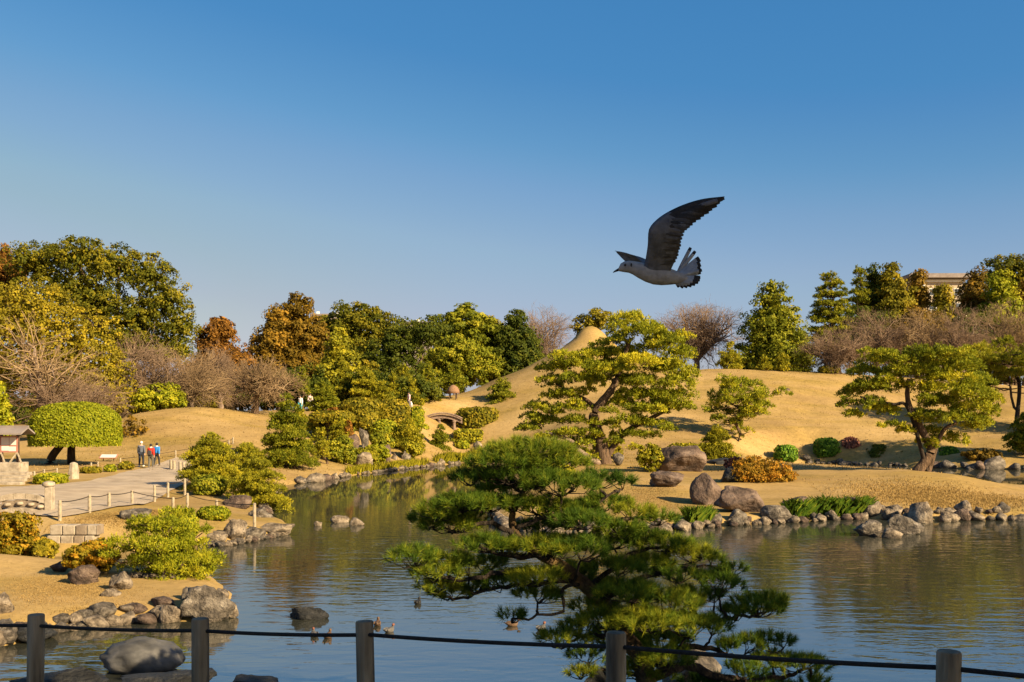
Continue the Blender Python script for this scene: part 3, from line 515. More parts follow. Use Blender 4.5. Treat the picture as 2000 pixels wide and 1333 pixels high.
bare('wide bare zelkova with arching limbs on top of the grass hill', 138, 1360, [(1335, 652, 50, 45), (1395, 652, 52, 44), (1365, 640, 60, 36)], 35, .42, TWIG, 18, 10, 4200, 1.5, group='bare trees in winter', bark=BARKG, split=.28, grow=1.42)
conifer('big dark green triangular conifer on top of the grass hill', 132, 1510, 558, 735, 74, 'gpine', 36, point=.62, group=G_BG, trunk_r=.4)
niwaki('open tiered cedar with upswept boughs beside the triangular conifer', (1572, 540, 1672, 690), (1622, 730), 'gpine', 37, 9, Y=140, shape='spread', gap=.35, group=G_BG, trunk_r=.3, name='cedar_tree', cat='cedar tree', padk=.75, dens=1.0)
niwaki('thin pale topped pine behind the open tiered cedar', (1652, 528, 1705, 680), (1680, 730), 'gpine', 38, 8, Y=150, shape='column', gap=.35, group=G_BG, trunk_r=.2, name='tall_pine', dens=1.0)
conifer('tall pointed olive conifer, highest of the right wood', 150, 1742, 520, 680, 42, 'olive', 39, point=.5, group=G_BG)
conifer('dark green conifer shoulder beside the highest olive conifer', 152, 1712, 530, 680, 36, 'dark', 40, point=.5, group=G_BG)
conifer('narrow bronze conifer in front of the pale building corner', 150, 1794, 536, 660, 15, 'brown', 41, point=.5, group=G_BG)
conifer('narrow green conifer in front of the pale building wall', 148, 1842, 564, 670, 17, 'olive', 42, point=.5, group=G_BG)
conifer('broad bronze green conifer beside the pale building', 150, 1902, 534, 670, 34, 'brown', 43, point=.45, group=G_BG)
broad('dark evergreen tree with a rounded crown above the right wood', 165, 1975, [(1965, 535, 48, 32), (2010, 530, 45, 30), (1990, 570, 45, 30)], 'camphor', 44, group=G_BG)
conifer('yellow green conifer below the dark rounded evergreen', 145, 1955, 540, 660, 38, 'clip', 45, point=.45, group=G_BG)
conifer('ochre conifer at the right end of the wood', 146, 1998, 556, 660, 30, 'brown', 46, point=.5, group=G_BG)
for k, (px, top, hw, pal, lb) in enumerate([(1680, 590, 60, 'dark', 'dark low evergreen behind the right bare trees'), (1790, 598, 70, 'brown', 'bronze low evergreen behind the right bare trees'), (1890, 602, 60, 'dark', 'dark green low evergreen under the broad bronze conifer'), (1975, 610, 60, 'olive', 'olive low evergreen at the right end of the bare trees')]):
    broad(lb, 142, px, [(px, top + 60, hw, 50), (px - 20, top + 90, hw, 45)], pal, 300 + k, group=G_BG)
bare('bare cherry tree with dark trunk on the right hill crest', 122, 1640, [(1630, 682, 55, 36), (1600, 695, 42, 28), (1655, 700, 40, 28)], 47, .25, TWIG, 12, 12, 3000, 1.1, group='bare trees in winter', bark=BARK, split=.25)
bare('dense brown bare tree below the highest olive conifer', 128, 1715, [(1710, 650, 58, 46), (1675, 672, 45, 42), (1740, 685, 50, 42)], 48, .3, TWIG, 14, 12, 2900, 1.2, group='bare trees in winter')
bare('hazy bronze bare tree in the middle of the right thicket', 128, 1800, [(1785, 650, 50, 44), (1828, 660, 45, 46), (1800, 690, 60, 40)], 49, .3, TWIGY, 14, 12, 2900, 1.2, group='bare trees in winter')
bare('brown bare tree behind the far right spreading pine', 126, 1880, [(1880, 645, 45, 44), (1850, 680, 45, 38), (1900, 690, 45, 36)], 50, .3, TWIG, 14, 12, 2700, 1.2, group='bare trees in winter')
bare('hazy bare tree at the right end of the thicket', 128, 1965, [(1955, 635, 48, 44), (2005, 650, 50, 48), (1970, 680, 55, 40)], 51, .3, TWIGY, 14, 12, 2700, 1.2, group='bare trees in winter')
# a belt of low evergreens closes the wood behind the gaps
for k, (px, py, rx, ry, pal, lb) in enumerate([(180, 800, 130, 45, 'dark', 'dark undergrowth tree behind the reddish bare tree'), (370, 775, 110, 40, 'olive', 'olive undergrowth tree behind the grey brown bare tree'), (520, 765, 80, 35, 'dark', 'dark undergrowth tree under the bronze conifer pair'), (620, 755, 80, 40, 'dark', 'dark undergrowth tree under the yellow green conifer'), (720, 762, 70, 34, 'dark', 'dark undergrowth tree behind the yellow pruned pine'), (800, 768, 58, 28, 'dark', 'dark undergrowth tree behind the rounded tier cloud pine'), (70, 815, 100, 40, 'dark', 'dark undergrowth tree behind the notice board'), (290, 790, 90, 30, 'dark', 'dark undergrowth tree behind the evergreen pyramid shrub')]):
    broad(lb, 112, px, [(px, py, rx, ry), (px - rx * .5, py + 8, rx * .6, ry * .8), (px + rx * .5, py + 5, rx * .6, ry * .9)], pal, 320 + k, group=G_BG)

# ------------------------------------------------------------------ far buildings
CREAM = solid('cream_render', [(.36, .29, .21), (.43, .35, .26)], .4, .9, .1); ROOFG = solid('grey_roof', [(.16, .13, .12), (.26, .22, .20)], 1, .8, .2); GLASS = solid('dark_window', [(.05, .06, .08), (.10, .12, .15)], .3, .25, 0); WHITE = solid('white_paint', [(.70, .67, .62), (.80, .78, .74)], 1, .7, 0)
def building():
    Y = 215; a = P(1786, 545, Y); b = P(1882, 545, Y); w_ = b[0] - a[0]; cx = (a[0] + b[0]) / 2; zt = a[2]; zb = g1(cx, Y)
    r = empty('apartment_building', (cx, Y + 6, zb), 'pale cream building with a flat overhanging roof rising behind the right wood', 'building'); h = zt - zb
    MB().box((0, 0, h / 2), (w_, 12, h)).build('wall', CREAM, r); MB().box((0, 0, h + .35), (w_ + 3.4, 15.4, .6)).box((0, 0, h + .85), (w_ + 2.4, 14.4, .35)).build('roof', ROOFG, r, bevel=.04)
    MB().box((0, 0, h - .45), (w_ + .6, 12.6, .5)).build('cornice', WHITE, r)
    for fl in range(1, 4):
        for i in range(4):
            x = -w_ / 2 + w_ * (i + .5) / 4; z = h - fl * 3.0 + .2
            f = MB().box((x, -6.03, z), (1.5, .12, 1.5)).build('window', WHITE, r); MB().box((x, -6.1, z), (1.3, .05, 1.3)).build('pane', GLASS, f)
    MB().box((-w_ / 2 + 1.6, -6.2, h - 1.6), (1.0, .5, 2.6)).build('stair_tower', WHITE, r)
building()
def lowblock(px0, px1, py, Y, label):
    a, b = P(px0, py, Y), P(px1, py, Y); cx = (a[0] + b[0]) / 2; zb = g1(cx, Y); h = a[2] - zb; w_ = b[0] - a[0]
    r = empty('distant_building', (cx, Y + 5, zb), label, 'building', 'distant rooftops'); MB().box((0, 0, h / 2), (w_, 10, h)).build('wall', ROOFG, r); MB().box((0, 0, h + .2), (w_ + .8, 10.8, .4)).build('roof', ROOFG, r)
    for k in range(2): MB().box((-w_ * .4 + k * w_ * .5, -4, h + .7), (.6, .6, .6)).build('rooftop_light', WHITE, r)  # plain white boxes standing in for the white lights on the roof
    for k in range(5): MB().box((-w_ * .4 + k * w_ * .2, -5.03, h - 2), (1.2, .1, 1.3)).build('window', GLASS, r)
lowblock(612, 690, 617, 230, 'distant roof showing beside the spire of the bronze conifer')
lowblock(782, 838, 632, 230, 'distant roof showing beside the broad olive evergreen')

# ------------------------------------------------------------------ hill top and garden pines
G_P = 'cloud pruned pines of the garden'; G_S = 'clipped shrubs of the garden'
for k, (bx, base, lay, sh, pal, Y, lb) in enumerate([
    ((1395, 680, 1457, 722), (1425, 722), 3, 'dome', 'ypine', 124, 'round headed pruned pine on the hill crest under the wide bare zelkova'),
    ((1473, 697, 1512, 727), (1492, 727), 4, 'cone', 'ypine', 123, 'small conical pruned pine left of three below the triangular conifer'),
    ((1510, 694, 1547, 728), (1528, 728), 5, 'dome', 'ypine', 123, 'small rounded pruned pine middle of three below the triangular conifer'),
    ((1548, 698, 1588, 729), (1566, 729), 4, 'dome', 'gpine', 123, 'small dark pruned pine right of three below the triangular conifer'),
    ((945, 742, 1016, 808), (983, 812), 6, 'dome', 'gpine', 113, 'dome shaped layered pine on the flank of the peaked mound'),
    ((838, 768, 873, 806), (856, 806), 4, 'cone', 'ypine', 113, 'small yellow pine just behind the wooden arch bridge'),
    ((677, 720, 745, 790), (706, 792), 6, 'dome', 'ypine', 108, 'yellow pruned pine with a clear pale trunk behind the flat clipped trees'),
    ((595, 748, 668, 806), (632, 808), 6, 'dome', 'gpine', 101, 'rounded layered pine beside the visitor in white'),
    ((742, 730, 792, 800), (768, 802), 6, 'cone', 'ypine', 110, 'tall narrow pruned pine left of the table topped pine'),
    ((762, 716, 812, 775), (790, 795), 5, 'spread', 'ypine', 116, 'table topped cloud pine against the dark wood'),
    ((812, 708, 862, 775), (836, 795), 6, 'cone', 'gpine', 116, 'cloud pine with rounded tiers against the dark wood'),
    ((860, 718, 912, 765), (886, 790), 4, 'spread', 'gpine', 118, 'leaning cloud pine behind the thatched shelter'),
    ((780, 750, 835, 800), (806, 801), 4, 'dome', 'ypine', 110, 'low mounded pine in front of the cloud pines'),
    ((490, 772, 630, 914), (576, 917), 9, 'cone', 'gpine', 71, 'tall dark layered pine near the far shore with a slim trunk'),
    ((600, 842, 648, 900), (640, 905), 4, 'spread', 'ypine', 76, 'small leaning pine right of the tall dark layered pine'),
    ((758, 824, 838, 892), (795, 898), 6, 'dome', 'ypine', 91, 'golden layered pine over the standing stones'),
    ((832, 838, 887, 884), (858, 893), 4, 'dome', 'gpine', 99, 'green layered pine in front of the wooden arch bridge'),
    ((346, 850, 480, 962), (420, 964), 8, 'dome', 'ypine', 47, 'golden green conical pine beside the row of close posts'),
    ((436, 868, 530, 940), (482, 940), 6, 'dome', 'ypine', 56, 'golden green pine behind the conical pine'),
    ((436, 910, 572, 1000), (497, 1006), 5, 'spread', 'ypine', 44, 'golden pine leaning over the water behind the pale post'),
    ((1348, 832, 1452, 905), (1400, 902), 6, 'cone', 'ypine', 72, 'low bushy pine behind the big brown boulder'),
    ((1955, 818, 2050, 885), (2000, 892), 5, 'dome', 'gpine', 86, 'pine at the right edge beyond the channel'),
    ((572, 722, 610, 770), (592, 790), 4, 'dome', 'gpine', 106, 'small dark pine with bare double trunk behind the visitor in white'),
    ((640, 700, 700, 770), (668, 790), 6, 'cone', 'ypine', 110, 'yellow layered pine in front of the open tiered conifer'),
    ((720, 752, 770, 800), (745, 801), 5, 'dome', 'ypine', 107, 'low yellow pine right of the pale trunked pine'),
    ((560, 800, 612, 850), (588, 856), 5, 'dome', 'ypine', 88, 'yellow pine behind the tall dark layered pine'),
    ((640, 822, 690, 862), (664, 868), 4, 'spread', 'ypine', 82, 'spreading yellow pine below the umbrella shrub'),
    ((400, 880, 460, 960), (440, 966), 6, 'dome', 'ypine', 49, 'golden pine filling the gap right of the conical pine'),
]):
    niwaki(lb, bx, base, pal, 60 + k, lay, Y=Y, shape=sh, group=G_P, dens=1.0, trunk_r=.1, parts=Y < 60)
niwaki('airy pine on the open grass slope with a single straight trunk', (1384, 735, 1513, 850), (1441, 852), 'mpine', 90, 5, Y=93, group=G_P, trunk_r=.16, parts=True, dens=1.0, pads=[(1450, 752, 36, 15), (1425, 768, 32, 13), (1480, 775, 33, 13), (1405, 785, 22, 12), (1455, 785, 36, 12), (1490, 795, 22, 11), (1412, 803, 24, 12), (1450, 808, 28, 11), (1403, 820, 17, 10), (1432, 826, 22, 10), (1478, 806, 22, 9), (1448, 840, 16, 8)])
niwaki('spreading pine at the right edge with a dark bent trunk', (1868, 665, 2060, 775), (1985, 772), 'gpine', 91, 5, Y=100, group=G_P, trunk_r=.16, parts=True, dens=1.0, pads=[(1920, 688, 38, 15), (1965, 672, 24, 10), (1900, 705, 32, 14), (1945, 708, 36, 13), (1990, 700, 34, 15), (1925, 728, 34, 12), (2010, 715, 30, 13), (1905, 740, 28, 10), (1975, 735, 36, 11), (2020, 745, 30, 12), (1935, 752, 22, 8), (1890, 690, 20, 10)])
niwaki('wide island pine with a crooked dark limb and leaning pale trunk base', (1635, 685, 1955, 890), (1798, 919), 'mpine', 92, 7, Y=57, group=G_P, trunk_r=.0, parts=True, dens=1.0, leaf=.115, pads=[
    (1705, 698, 28, 11), (1740, 705, 40, 14), (1790, 696, 46, 15), (1835, 700, 42, 14), (1860, 716, 40, 14), (1700, 728, 40, 13), (1755, 728, 46, 15), (1810, 725, 48, 15), (1860, 740, 44, 15), (1900, 752, 40, 15), (1690, 752, 30, 12), (1668, 770, 26, 12), (1720, 762, 36, 12), (1830, 760, 46, 15), (1880, 772, 46, 15), (1925, 785, 30, 14), (1655, 792, 20, 11), (1700, 788, 32, 11), (1790, 755, 36, 12), (1840, 790, 42, 14), (1895, 800, 44, 14), (1935, 812, 22, 13), (1665, 812, 24, 9), (1735, 800, 28, 9), (1800, 812, 32, 11), (1855, 820, 42, 13), (1905, 830, 34, 13), (1745, 830, 20, 8), (1840, 848, 34, 10), (1885, 855, 24, 9), (1770, 842, 22, 8), (1810, 862, 22, 8)])
BPADS = [(1185, 728, 36, 12), (1150, 745, 32, 10), (1215, 790, 34, 12), (1265, 852, 30, 11), (1140, 795, 26, 9), (1198, 862, 20, 8), (1150, 845, 26, 9), (1290, 830, 26, 9), (1130, 885, 26, 8), (1228, 622, 40, 12), (1265, 638, 38, 13), (1205, 640, 26, 10), (1250, 655, 50, 14), (1205, 668, 34, 12), (1300, 665, 38, 13), (1270, 682, 46, 14), (1215, 690, 44, 13), (1160, 692, 42, 13), (1110, 700, 38, 13), (1325, 695, 36, 14), (1080, 720, 30, 12), (1130, 718, 44, 13), (1185, 716, 44, 14), (1240, 712, 48, 14), (1300, 720, 48, 15), (1345, 735, 26, 15), (1070, 745, 26, 10), (1120, 742, 36, 11), (1260, 745, 52, 15), (1320, 752, 42, 15), (1210, 742, 36, 12), (1085, 775, 34, 11), (1050, 795, 28, 12), (1280, 775, 48, 14), (1335, 775, 30, 14), (1230, 772, 36, 12), (1120, 770, 28, 9), (1095, 800, 30, 9), (1040, 815, 26, 10), (1250, 800, 40, 12), (1300, 798, 34, 11), (1335, 798, 18, 9), (1075, 825, 36, 10), (1125, 822, 28, 10), (1030, 838, 22, 9), (1110, 848, 34, 10), (1215, 822, 30, 10), (1255, 828, 30, 10), (1075, 855, 28, 9), (1140, 868, 24, 9), (1235, 848, 22, 9), (1100, 880, 22, 7), (1210, 850, 20, 8)]
niwaki('tallest island pine with a thick crooked trunk and wide tiered crown', (1020, 612, 1370, 905), (1178, 907), 'mpine', 93, 7, Y=66, group=G_P, trunk_r=.0, parts=True, dens=1.0, leaf=.128, pads=BPADS)
def crooked(root_label, path, r0, r1, mat, Y):
    root = [o for o in bpy.data.objects if o.get('label') == root_label][0]; pts = np.array([P(a, b, Y + (c if True else 0)) for a, b, c in path]); pts[0, 2] = g1(pts[0, 0], pts[0, 1]) - .12
    sp = smooth_pts(pts, 5); n = len(sp); rr = np.linspace(r0, r1, n) * (1 + .06 * np.sin(np.arange(n) * 1.7)); V, Fc = tube(sp, rr, 9, False); put('limb', mesh('limb', local(V, root), np.array(Fc), mat, smooth=True), root)
L_ = 'tallest island pine with a thick crooked trunk and wide tiered crown'
crooked(L_, [(1182, 908, 0), (1172, 860, .1), (1160, 825, 0), (1165, 800, -.1), (1180, 780, 0), (1198, 755, 0), (1212, 715, 0), (1232, 660, 0)], .46, .12, BARK, 66)
crooked(L_, [(1178, 905, 0), (1150, 895, -.5), (1130, 880, -.6), (1115, 862, -.7), (1085, 850, -.8), (1060, 845, -.9)], .26, .06, BARKG, 66)
crooked(L_, [(1175, 900, 0), (1215, 850, .3), (1262, 822, .5), (1305, 800, .6), (1325, 785, .6)], .22, .06, BARK, 66)
crooked(L_, [(1170, 890, 0), (1160, 800, 0), (1120, 770, .3), (1085, 750, .3)], .2, .05, BARK, 66)
L_ = 'wide island pine with a crooked dark limb and leaning pale trunk base'
crooked(L_, [(1790, 919, 0), (1808, 900, 0), (1818, 880, 0), (1812, 862, 0), (1800, 840, 0), (1788, 815, 0), (1775, 790, 0), (1772, 765, 0), (1775, 740, 0)], .30, .10, BARK, 57)
crooked(L_, [(1812, 862, 0), (1775, 800, -.2), (1745, 790, -.3), (1705, 785, -.4), (1680, 775, -.4)], .12, .05, BARKD, 57)
crooked(L_, [(1812, 870, 0), (1840, 845, .2), (1870, 825, .3), (1895, 800, .3)], .14, .05, BARK, 57)
crooked('spreading pine at the right edge with a dark bent trunk', [(1985, 772, 0), (1990, 745, 0), (1960, 730, 0), (1935, 715, 0)], .22, .08, BARKD, 100)

# clipped shrubs: (box, palette, Y or None, power, label)
for k, (bx, pal, Y, pw, lb) in enumerate([
    ((1600, 716, 1636, 732), 'olive', 122, 4, 'clipped box hedge on the hill crest below the bare cherry tree'),
    ((892, 797, 976, 848), 'olive', 109, 3, 'large rounded hedge beside the wooden arch bridge'),
    ((888, 839, 942, 866), 'ypine', 105, 5, 'flat topped yellow hedge below the wooden arch bridge'),
    ((888, 862, 918, 882), 'clip', 103.5, 2.4, 'small round yellow shrub below the flat topped hedge'),
    ((976, 797, 1014, 812), 'clip', 112, 3, 'upper tier of a double clipped shrub on the mound flank'),
    ((976, 811, 1018, 828), 'clip', 110, 3, 'lower tier of a double clipped shrub on the mound flank'),
    ((608, 804, 690, 830), 'olive', 84, 4, 'flat clipped umbrella shrub with several leaning stems'),
    ((668, 778, 748, 824), 'olive', 96, 3, 'dark clipped multi stemmed tree behind the umbrella shrub'),
    ((735, 782, 800, 828), 'olive', 98, 3.2, 'clipped hedge mass behind the golden layered pine'),
    ((783, 800, 832, 828), 'clip', 108, 4, 'square clipped hedge left of the wooden arch bridge'),
    ((640, 797, 686, 812), 'rust', 100, 2.6, 'flat red clipped azalea above the umbrella shrub'),
    ((672, 822, 690, 848), 'rust', 82, 2.4, 'small red upright shrub beside the umbrella shrub stems'),
    ((800, 795, 828, 812), 'clip', 102, 3, 'low clipped shrub at the wooden arch bridge approach'),
    ((1512, 869, 1557, 905), 'bright', 92, 2.2, 'round bright green shrub beside the orange azalea'),
    ((1590, 856, 1638, 902), 'bright', 94.5, 2.5, 'squarish bright green shrub in front of the shaded slope'),
    ((1832, 874, 1876, 914), 'bright', 88, 2.3, 'round green shrub right of the leaning island pine trunk'),
    ((1640, 855, 1682, 892), 'red', 95, 2.2, 'reddish brown shrub beside the squarish green shrub'),
    ((330, 996, 386, 1036), 'clip', 33, 2.3, 'round clipped shrub behind the low spreading shore pine'),
    ((388, 990, 447, 1016), 'clip', None, 2.6, 'flattened clipped shrub by the waterside rocks'),
    ((70, 925, 128, 945), 'clip', None, 3, 'low flat clipped shrub at the path edge beside the notice board'),
    ((204, 908, 226, 922), 'clip', None, 2.4, 'small clipped shrub beside the stone marker, nearest the rope posts'),
    ((232, 902, 260, 918), 'olive', None, 2.4, 'small clipped shrub next to the man in the cap'),
    ((160, 912, 196, 924), 'olive', None, 2.8, 'low clipped shrub right of the stone marker'),
    ((376, 928, 440, 960), 'gpine', 45, 2.6, 'dark green rounded shrub under the golden conical pine'),
    ((1300, 868, 1372, 912), 'moss', 68, 3, 'yellow clipped azalea hedge over the big brown boulder'),
    ((725, 822, 778, 862), 'clip', 92, 2.6, 'rounded clipped shrub right of the highest standing stone'),
    ((748, 840, 800, 876), 'olive', 92, 2.6, 'rounded clipped shrub behind the golden layered pine'),
    ((690, 800, 740, 840), 'olive', 94, 2.6, 'dark clipped shrub under the multi stemmed tree'),
    ((800, 828, 838, 856), 'clip', 104, 2.8, 'clipped shrub at the left pier of the wooden arch bridge'),
    ((70, 928, 112, 944), 'clip', 60, 3, 'pale green clipped shrub behind the low flat shrub'),
]):
    clipped(lb, bx, pal, 400 + k, Y=Y, power=pw, group=G_S, stems=5 if 'stem' in lb and 'beside' not in lb and 'under' not in lb else None)
# the big mushroom-clipped tree on two trunks
def dome_tree():
    Y = 64; x0, y0, x1, y1 = 60, 789, 236, 874; s = Y / F; rg = np.random.default_rng(77); c = P(148, 846, Y); r = np.array([80 * s, 76 * s, 59 * s]); bx = (130 - 1000) / F * Y; root = empty('dome_tree', (bx, Y, g1(bx, Y) - .1), 'large tree clipped into a smooth green dome on two dark trunks', 'tree')
    n = 22000; d = sph(n, rg); d = d[d[:, 2] > -.42]; pw = 2.7; q = (np.abs(d) ** pw).sum(1) ** (-1 / pw); sp_ = d * q[:, None]; sp_[:, 2] = np.where(sp_[:, 2] < -.3, -.3 - (rg.random(len(d)) * .12), sp_[:, 2])
    C = c + sp_ * r * (1 + rg.normal(0, .014, len(d)) + .015 * np.sin(sp_[:, 0] * 6) * np.sin(sp_[:, 2] * 9))[:, None]; Nn = nrm(np.sign(d) * np.abs(sp_) ** 1.7 / r); V, Fc = leaf_quads(C, Nn, .052, 1.5, rg, .6)
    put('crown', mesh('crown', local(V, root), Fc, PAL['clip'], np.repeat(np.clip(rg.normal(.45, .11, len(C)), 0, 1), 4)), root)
    iv, if_ = ico(4); bv = iv * ((np.abs(iv) ** pw).sum(1) ** (-1 / pw))[:, None] * .965; bv[:, 2] = np.maximum(bv[:, 2], -.34); put('dark_core', mesh('dark_core', local(c + bv * r, root), if_, PAL['clip'], np.full(len(bv), .1), True), root)  # solid core too, shade inside the dome painted by a dark tint
    for pts in ([(95, 918, 0), (103, 890, 0), (120, 868, 0), (130, 850, 0)], [(140, 920, .6), (139, 890, .6), (140, 868, .6), (145, 845, .5)]):
        p = np.array([P(a, b, Y + e) for a, b, e in pts]); p[0, 2] = g1(p[0, 0], p[0, 1]) - .12; sp2 = smooth_pts(p, 5); V, Fc = tube(sp2, np.linspace(.27, .2, len(sp2)), 9, False); put('trunk', mesh('trunk', local(V, root), np.array(Fc), BARKD, smooth=True), root)
dome_tree()
# loose shrubs
for k, (bx, pal, Y, lb, kw) in enumerate([
    ((1428, 888, 1560, 960), 'orange', 53, 'large orange azalea above the waterside boulders', dict(n=9, cover=1.5)),
    ((128, 1048, 228, 1122), 'azalea', None, 'orange tinged azalea beside the low spreading shore pine', dict(n=7, cover=1.6, leaf=.03, per=60)),
    ((-30, 998, 84, 1082), 'azalea', 28.5, 'large green and orange azalea in front of the stone bridge', dict(n=8, cover=1.6, leaf=.032, per=60)),
    ((62, 1052, 112, 1094), 'yellow', 28, 'small yellow orange azalea at the foot of the retaining wall', dict(n=5, cover=1.5, leaf=.03, per=60)),
    ((1243, 866, 1292, 910), 'moss', 60, 'loose yellow green shrub left of the big brown boulder', dict(n=5)),
    ((636, 850, 694, 925), 'gpine', 79, 'dark green bushy shrub beside the standing stones at the far shore', dict(n=7, cover=1.3)),
    ((715, 862, 760, 912), 'clip', 82, 'yellow green shrub between the standing stones', dict(n=6, cover=1.3)),
    ((722, 840, 768, 880), 'gpine', 86, 'green shrub behind the standing stones', dict(n=6)),
    ((1410, 892, 1455, 916), 'red', 62, 'dark bare twiggy shrub between the boulder and the orange azalea', dict(n=4, cover=.5)),
    ((228, 808, 290, 862), 'brown', 80, 'brown twiggy shrub at the foot of the left grass mound', dict(n=5, cover=.3, fill=.05)),
    ((600, 815, 660, 850), 'ypine', 86, 'yellow green shrub under the umbrella shrub', dict(n=5)),
    ((690, 690, 740, 730), 'olive', 120, 'olive shrub high behind the yellow pruned pine', dict(n=5)),
    ((560, 725, 612, 770), 'dark', 108, 'dark green shrub behind the visitor in white', dict(n=5)),
    ((690, 868, 742, 902), 'moss', 81, 'mossy yellow shrub draped over the slab at the far shore', dict(n=5, cover=1.3)),
    ((645, 830, 700, 868), 'gpine', 84, 'green shrub left of the pointed standing stone', dict(n=5, cover=1.3)),
    ((780, 862, 822, 900), 'ypine', 88, 'golden low shrub beside the pale standing stone', dict(n=5, cover=1.3)),
    ((1150, 860, 1215, 905), 'olive', 72, 'olive shrub behind the trunk of the tallest island pine', dict(n=5)),
    ((1685, 868, 1745, 905), 'dark', 93.5, 'dark shaded shrub left of the leaning island pine trunk', dict(n=5)),
    ((1745, 878, 1790, 905), 'brown', 92, 'brownish shaded shrub beside the dark shaded shrub', dict(n=5)),
    ((1880, 872, 1960, 912), 'brown', 85, 'low brown shrub beyond the channel at the right', dict(n=5, cover=.7)),
    ((1060, 905, 1130, 940), 'moss', 60, 'yellow shrub at the foot of the tallest island pine', dict(n=5)),
]):
    loose(lb, bx, pal, 500 + k, Y=Y, **kw)
niwaki('low spreading bright green pine on the near left shore', (225, 1000, 435, 1145), (320, 1140), 'clip', 555, 6, Y=24.5, trunk_r=.1, name='shore_pine', parts=True, leaf=.062, wid=.24, pads=[(320, 1014, 40, 14), (290, 1032, 45, 14), (350, 1036, 45, 15), (275, 1055, 42, 14), (325, 1060, 55, 16), (375, 1066, 42, 14), (260, 1082, 34, 14), (310, 1088, 55, 16), (365, 1092, 52, 16), (402, 1098, 28, 12), (280, 1108, 45, 14), (335, 1115, 52, 14), (388, 1118, 36, 13), (345, 1132, 46, 9), (300, 1128, 34, 9), (405, 1112, 22, 10)])
broad('tall evergreen beyond the channel past the right edge', 82, 2130, [(2130, 700, 85, 50), (2110, 650, 60, 40), (2150, 760, 80, 50)], 'camphor', 557, group=G_BG, trunk_r=.4)
broad('second tall evergreen beyond the channel past the right edge', 93, 2170, [(2170, 690, 90, 60), (2140, 640, 60, 40), (2190, 760, 80, 50)], 'camphor', 558, group=G_BG, trunk_r=.4)
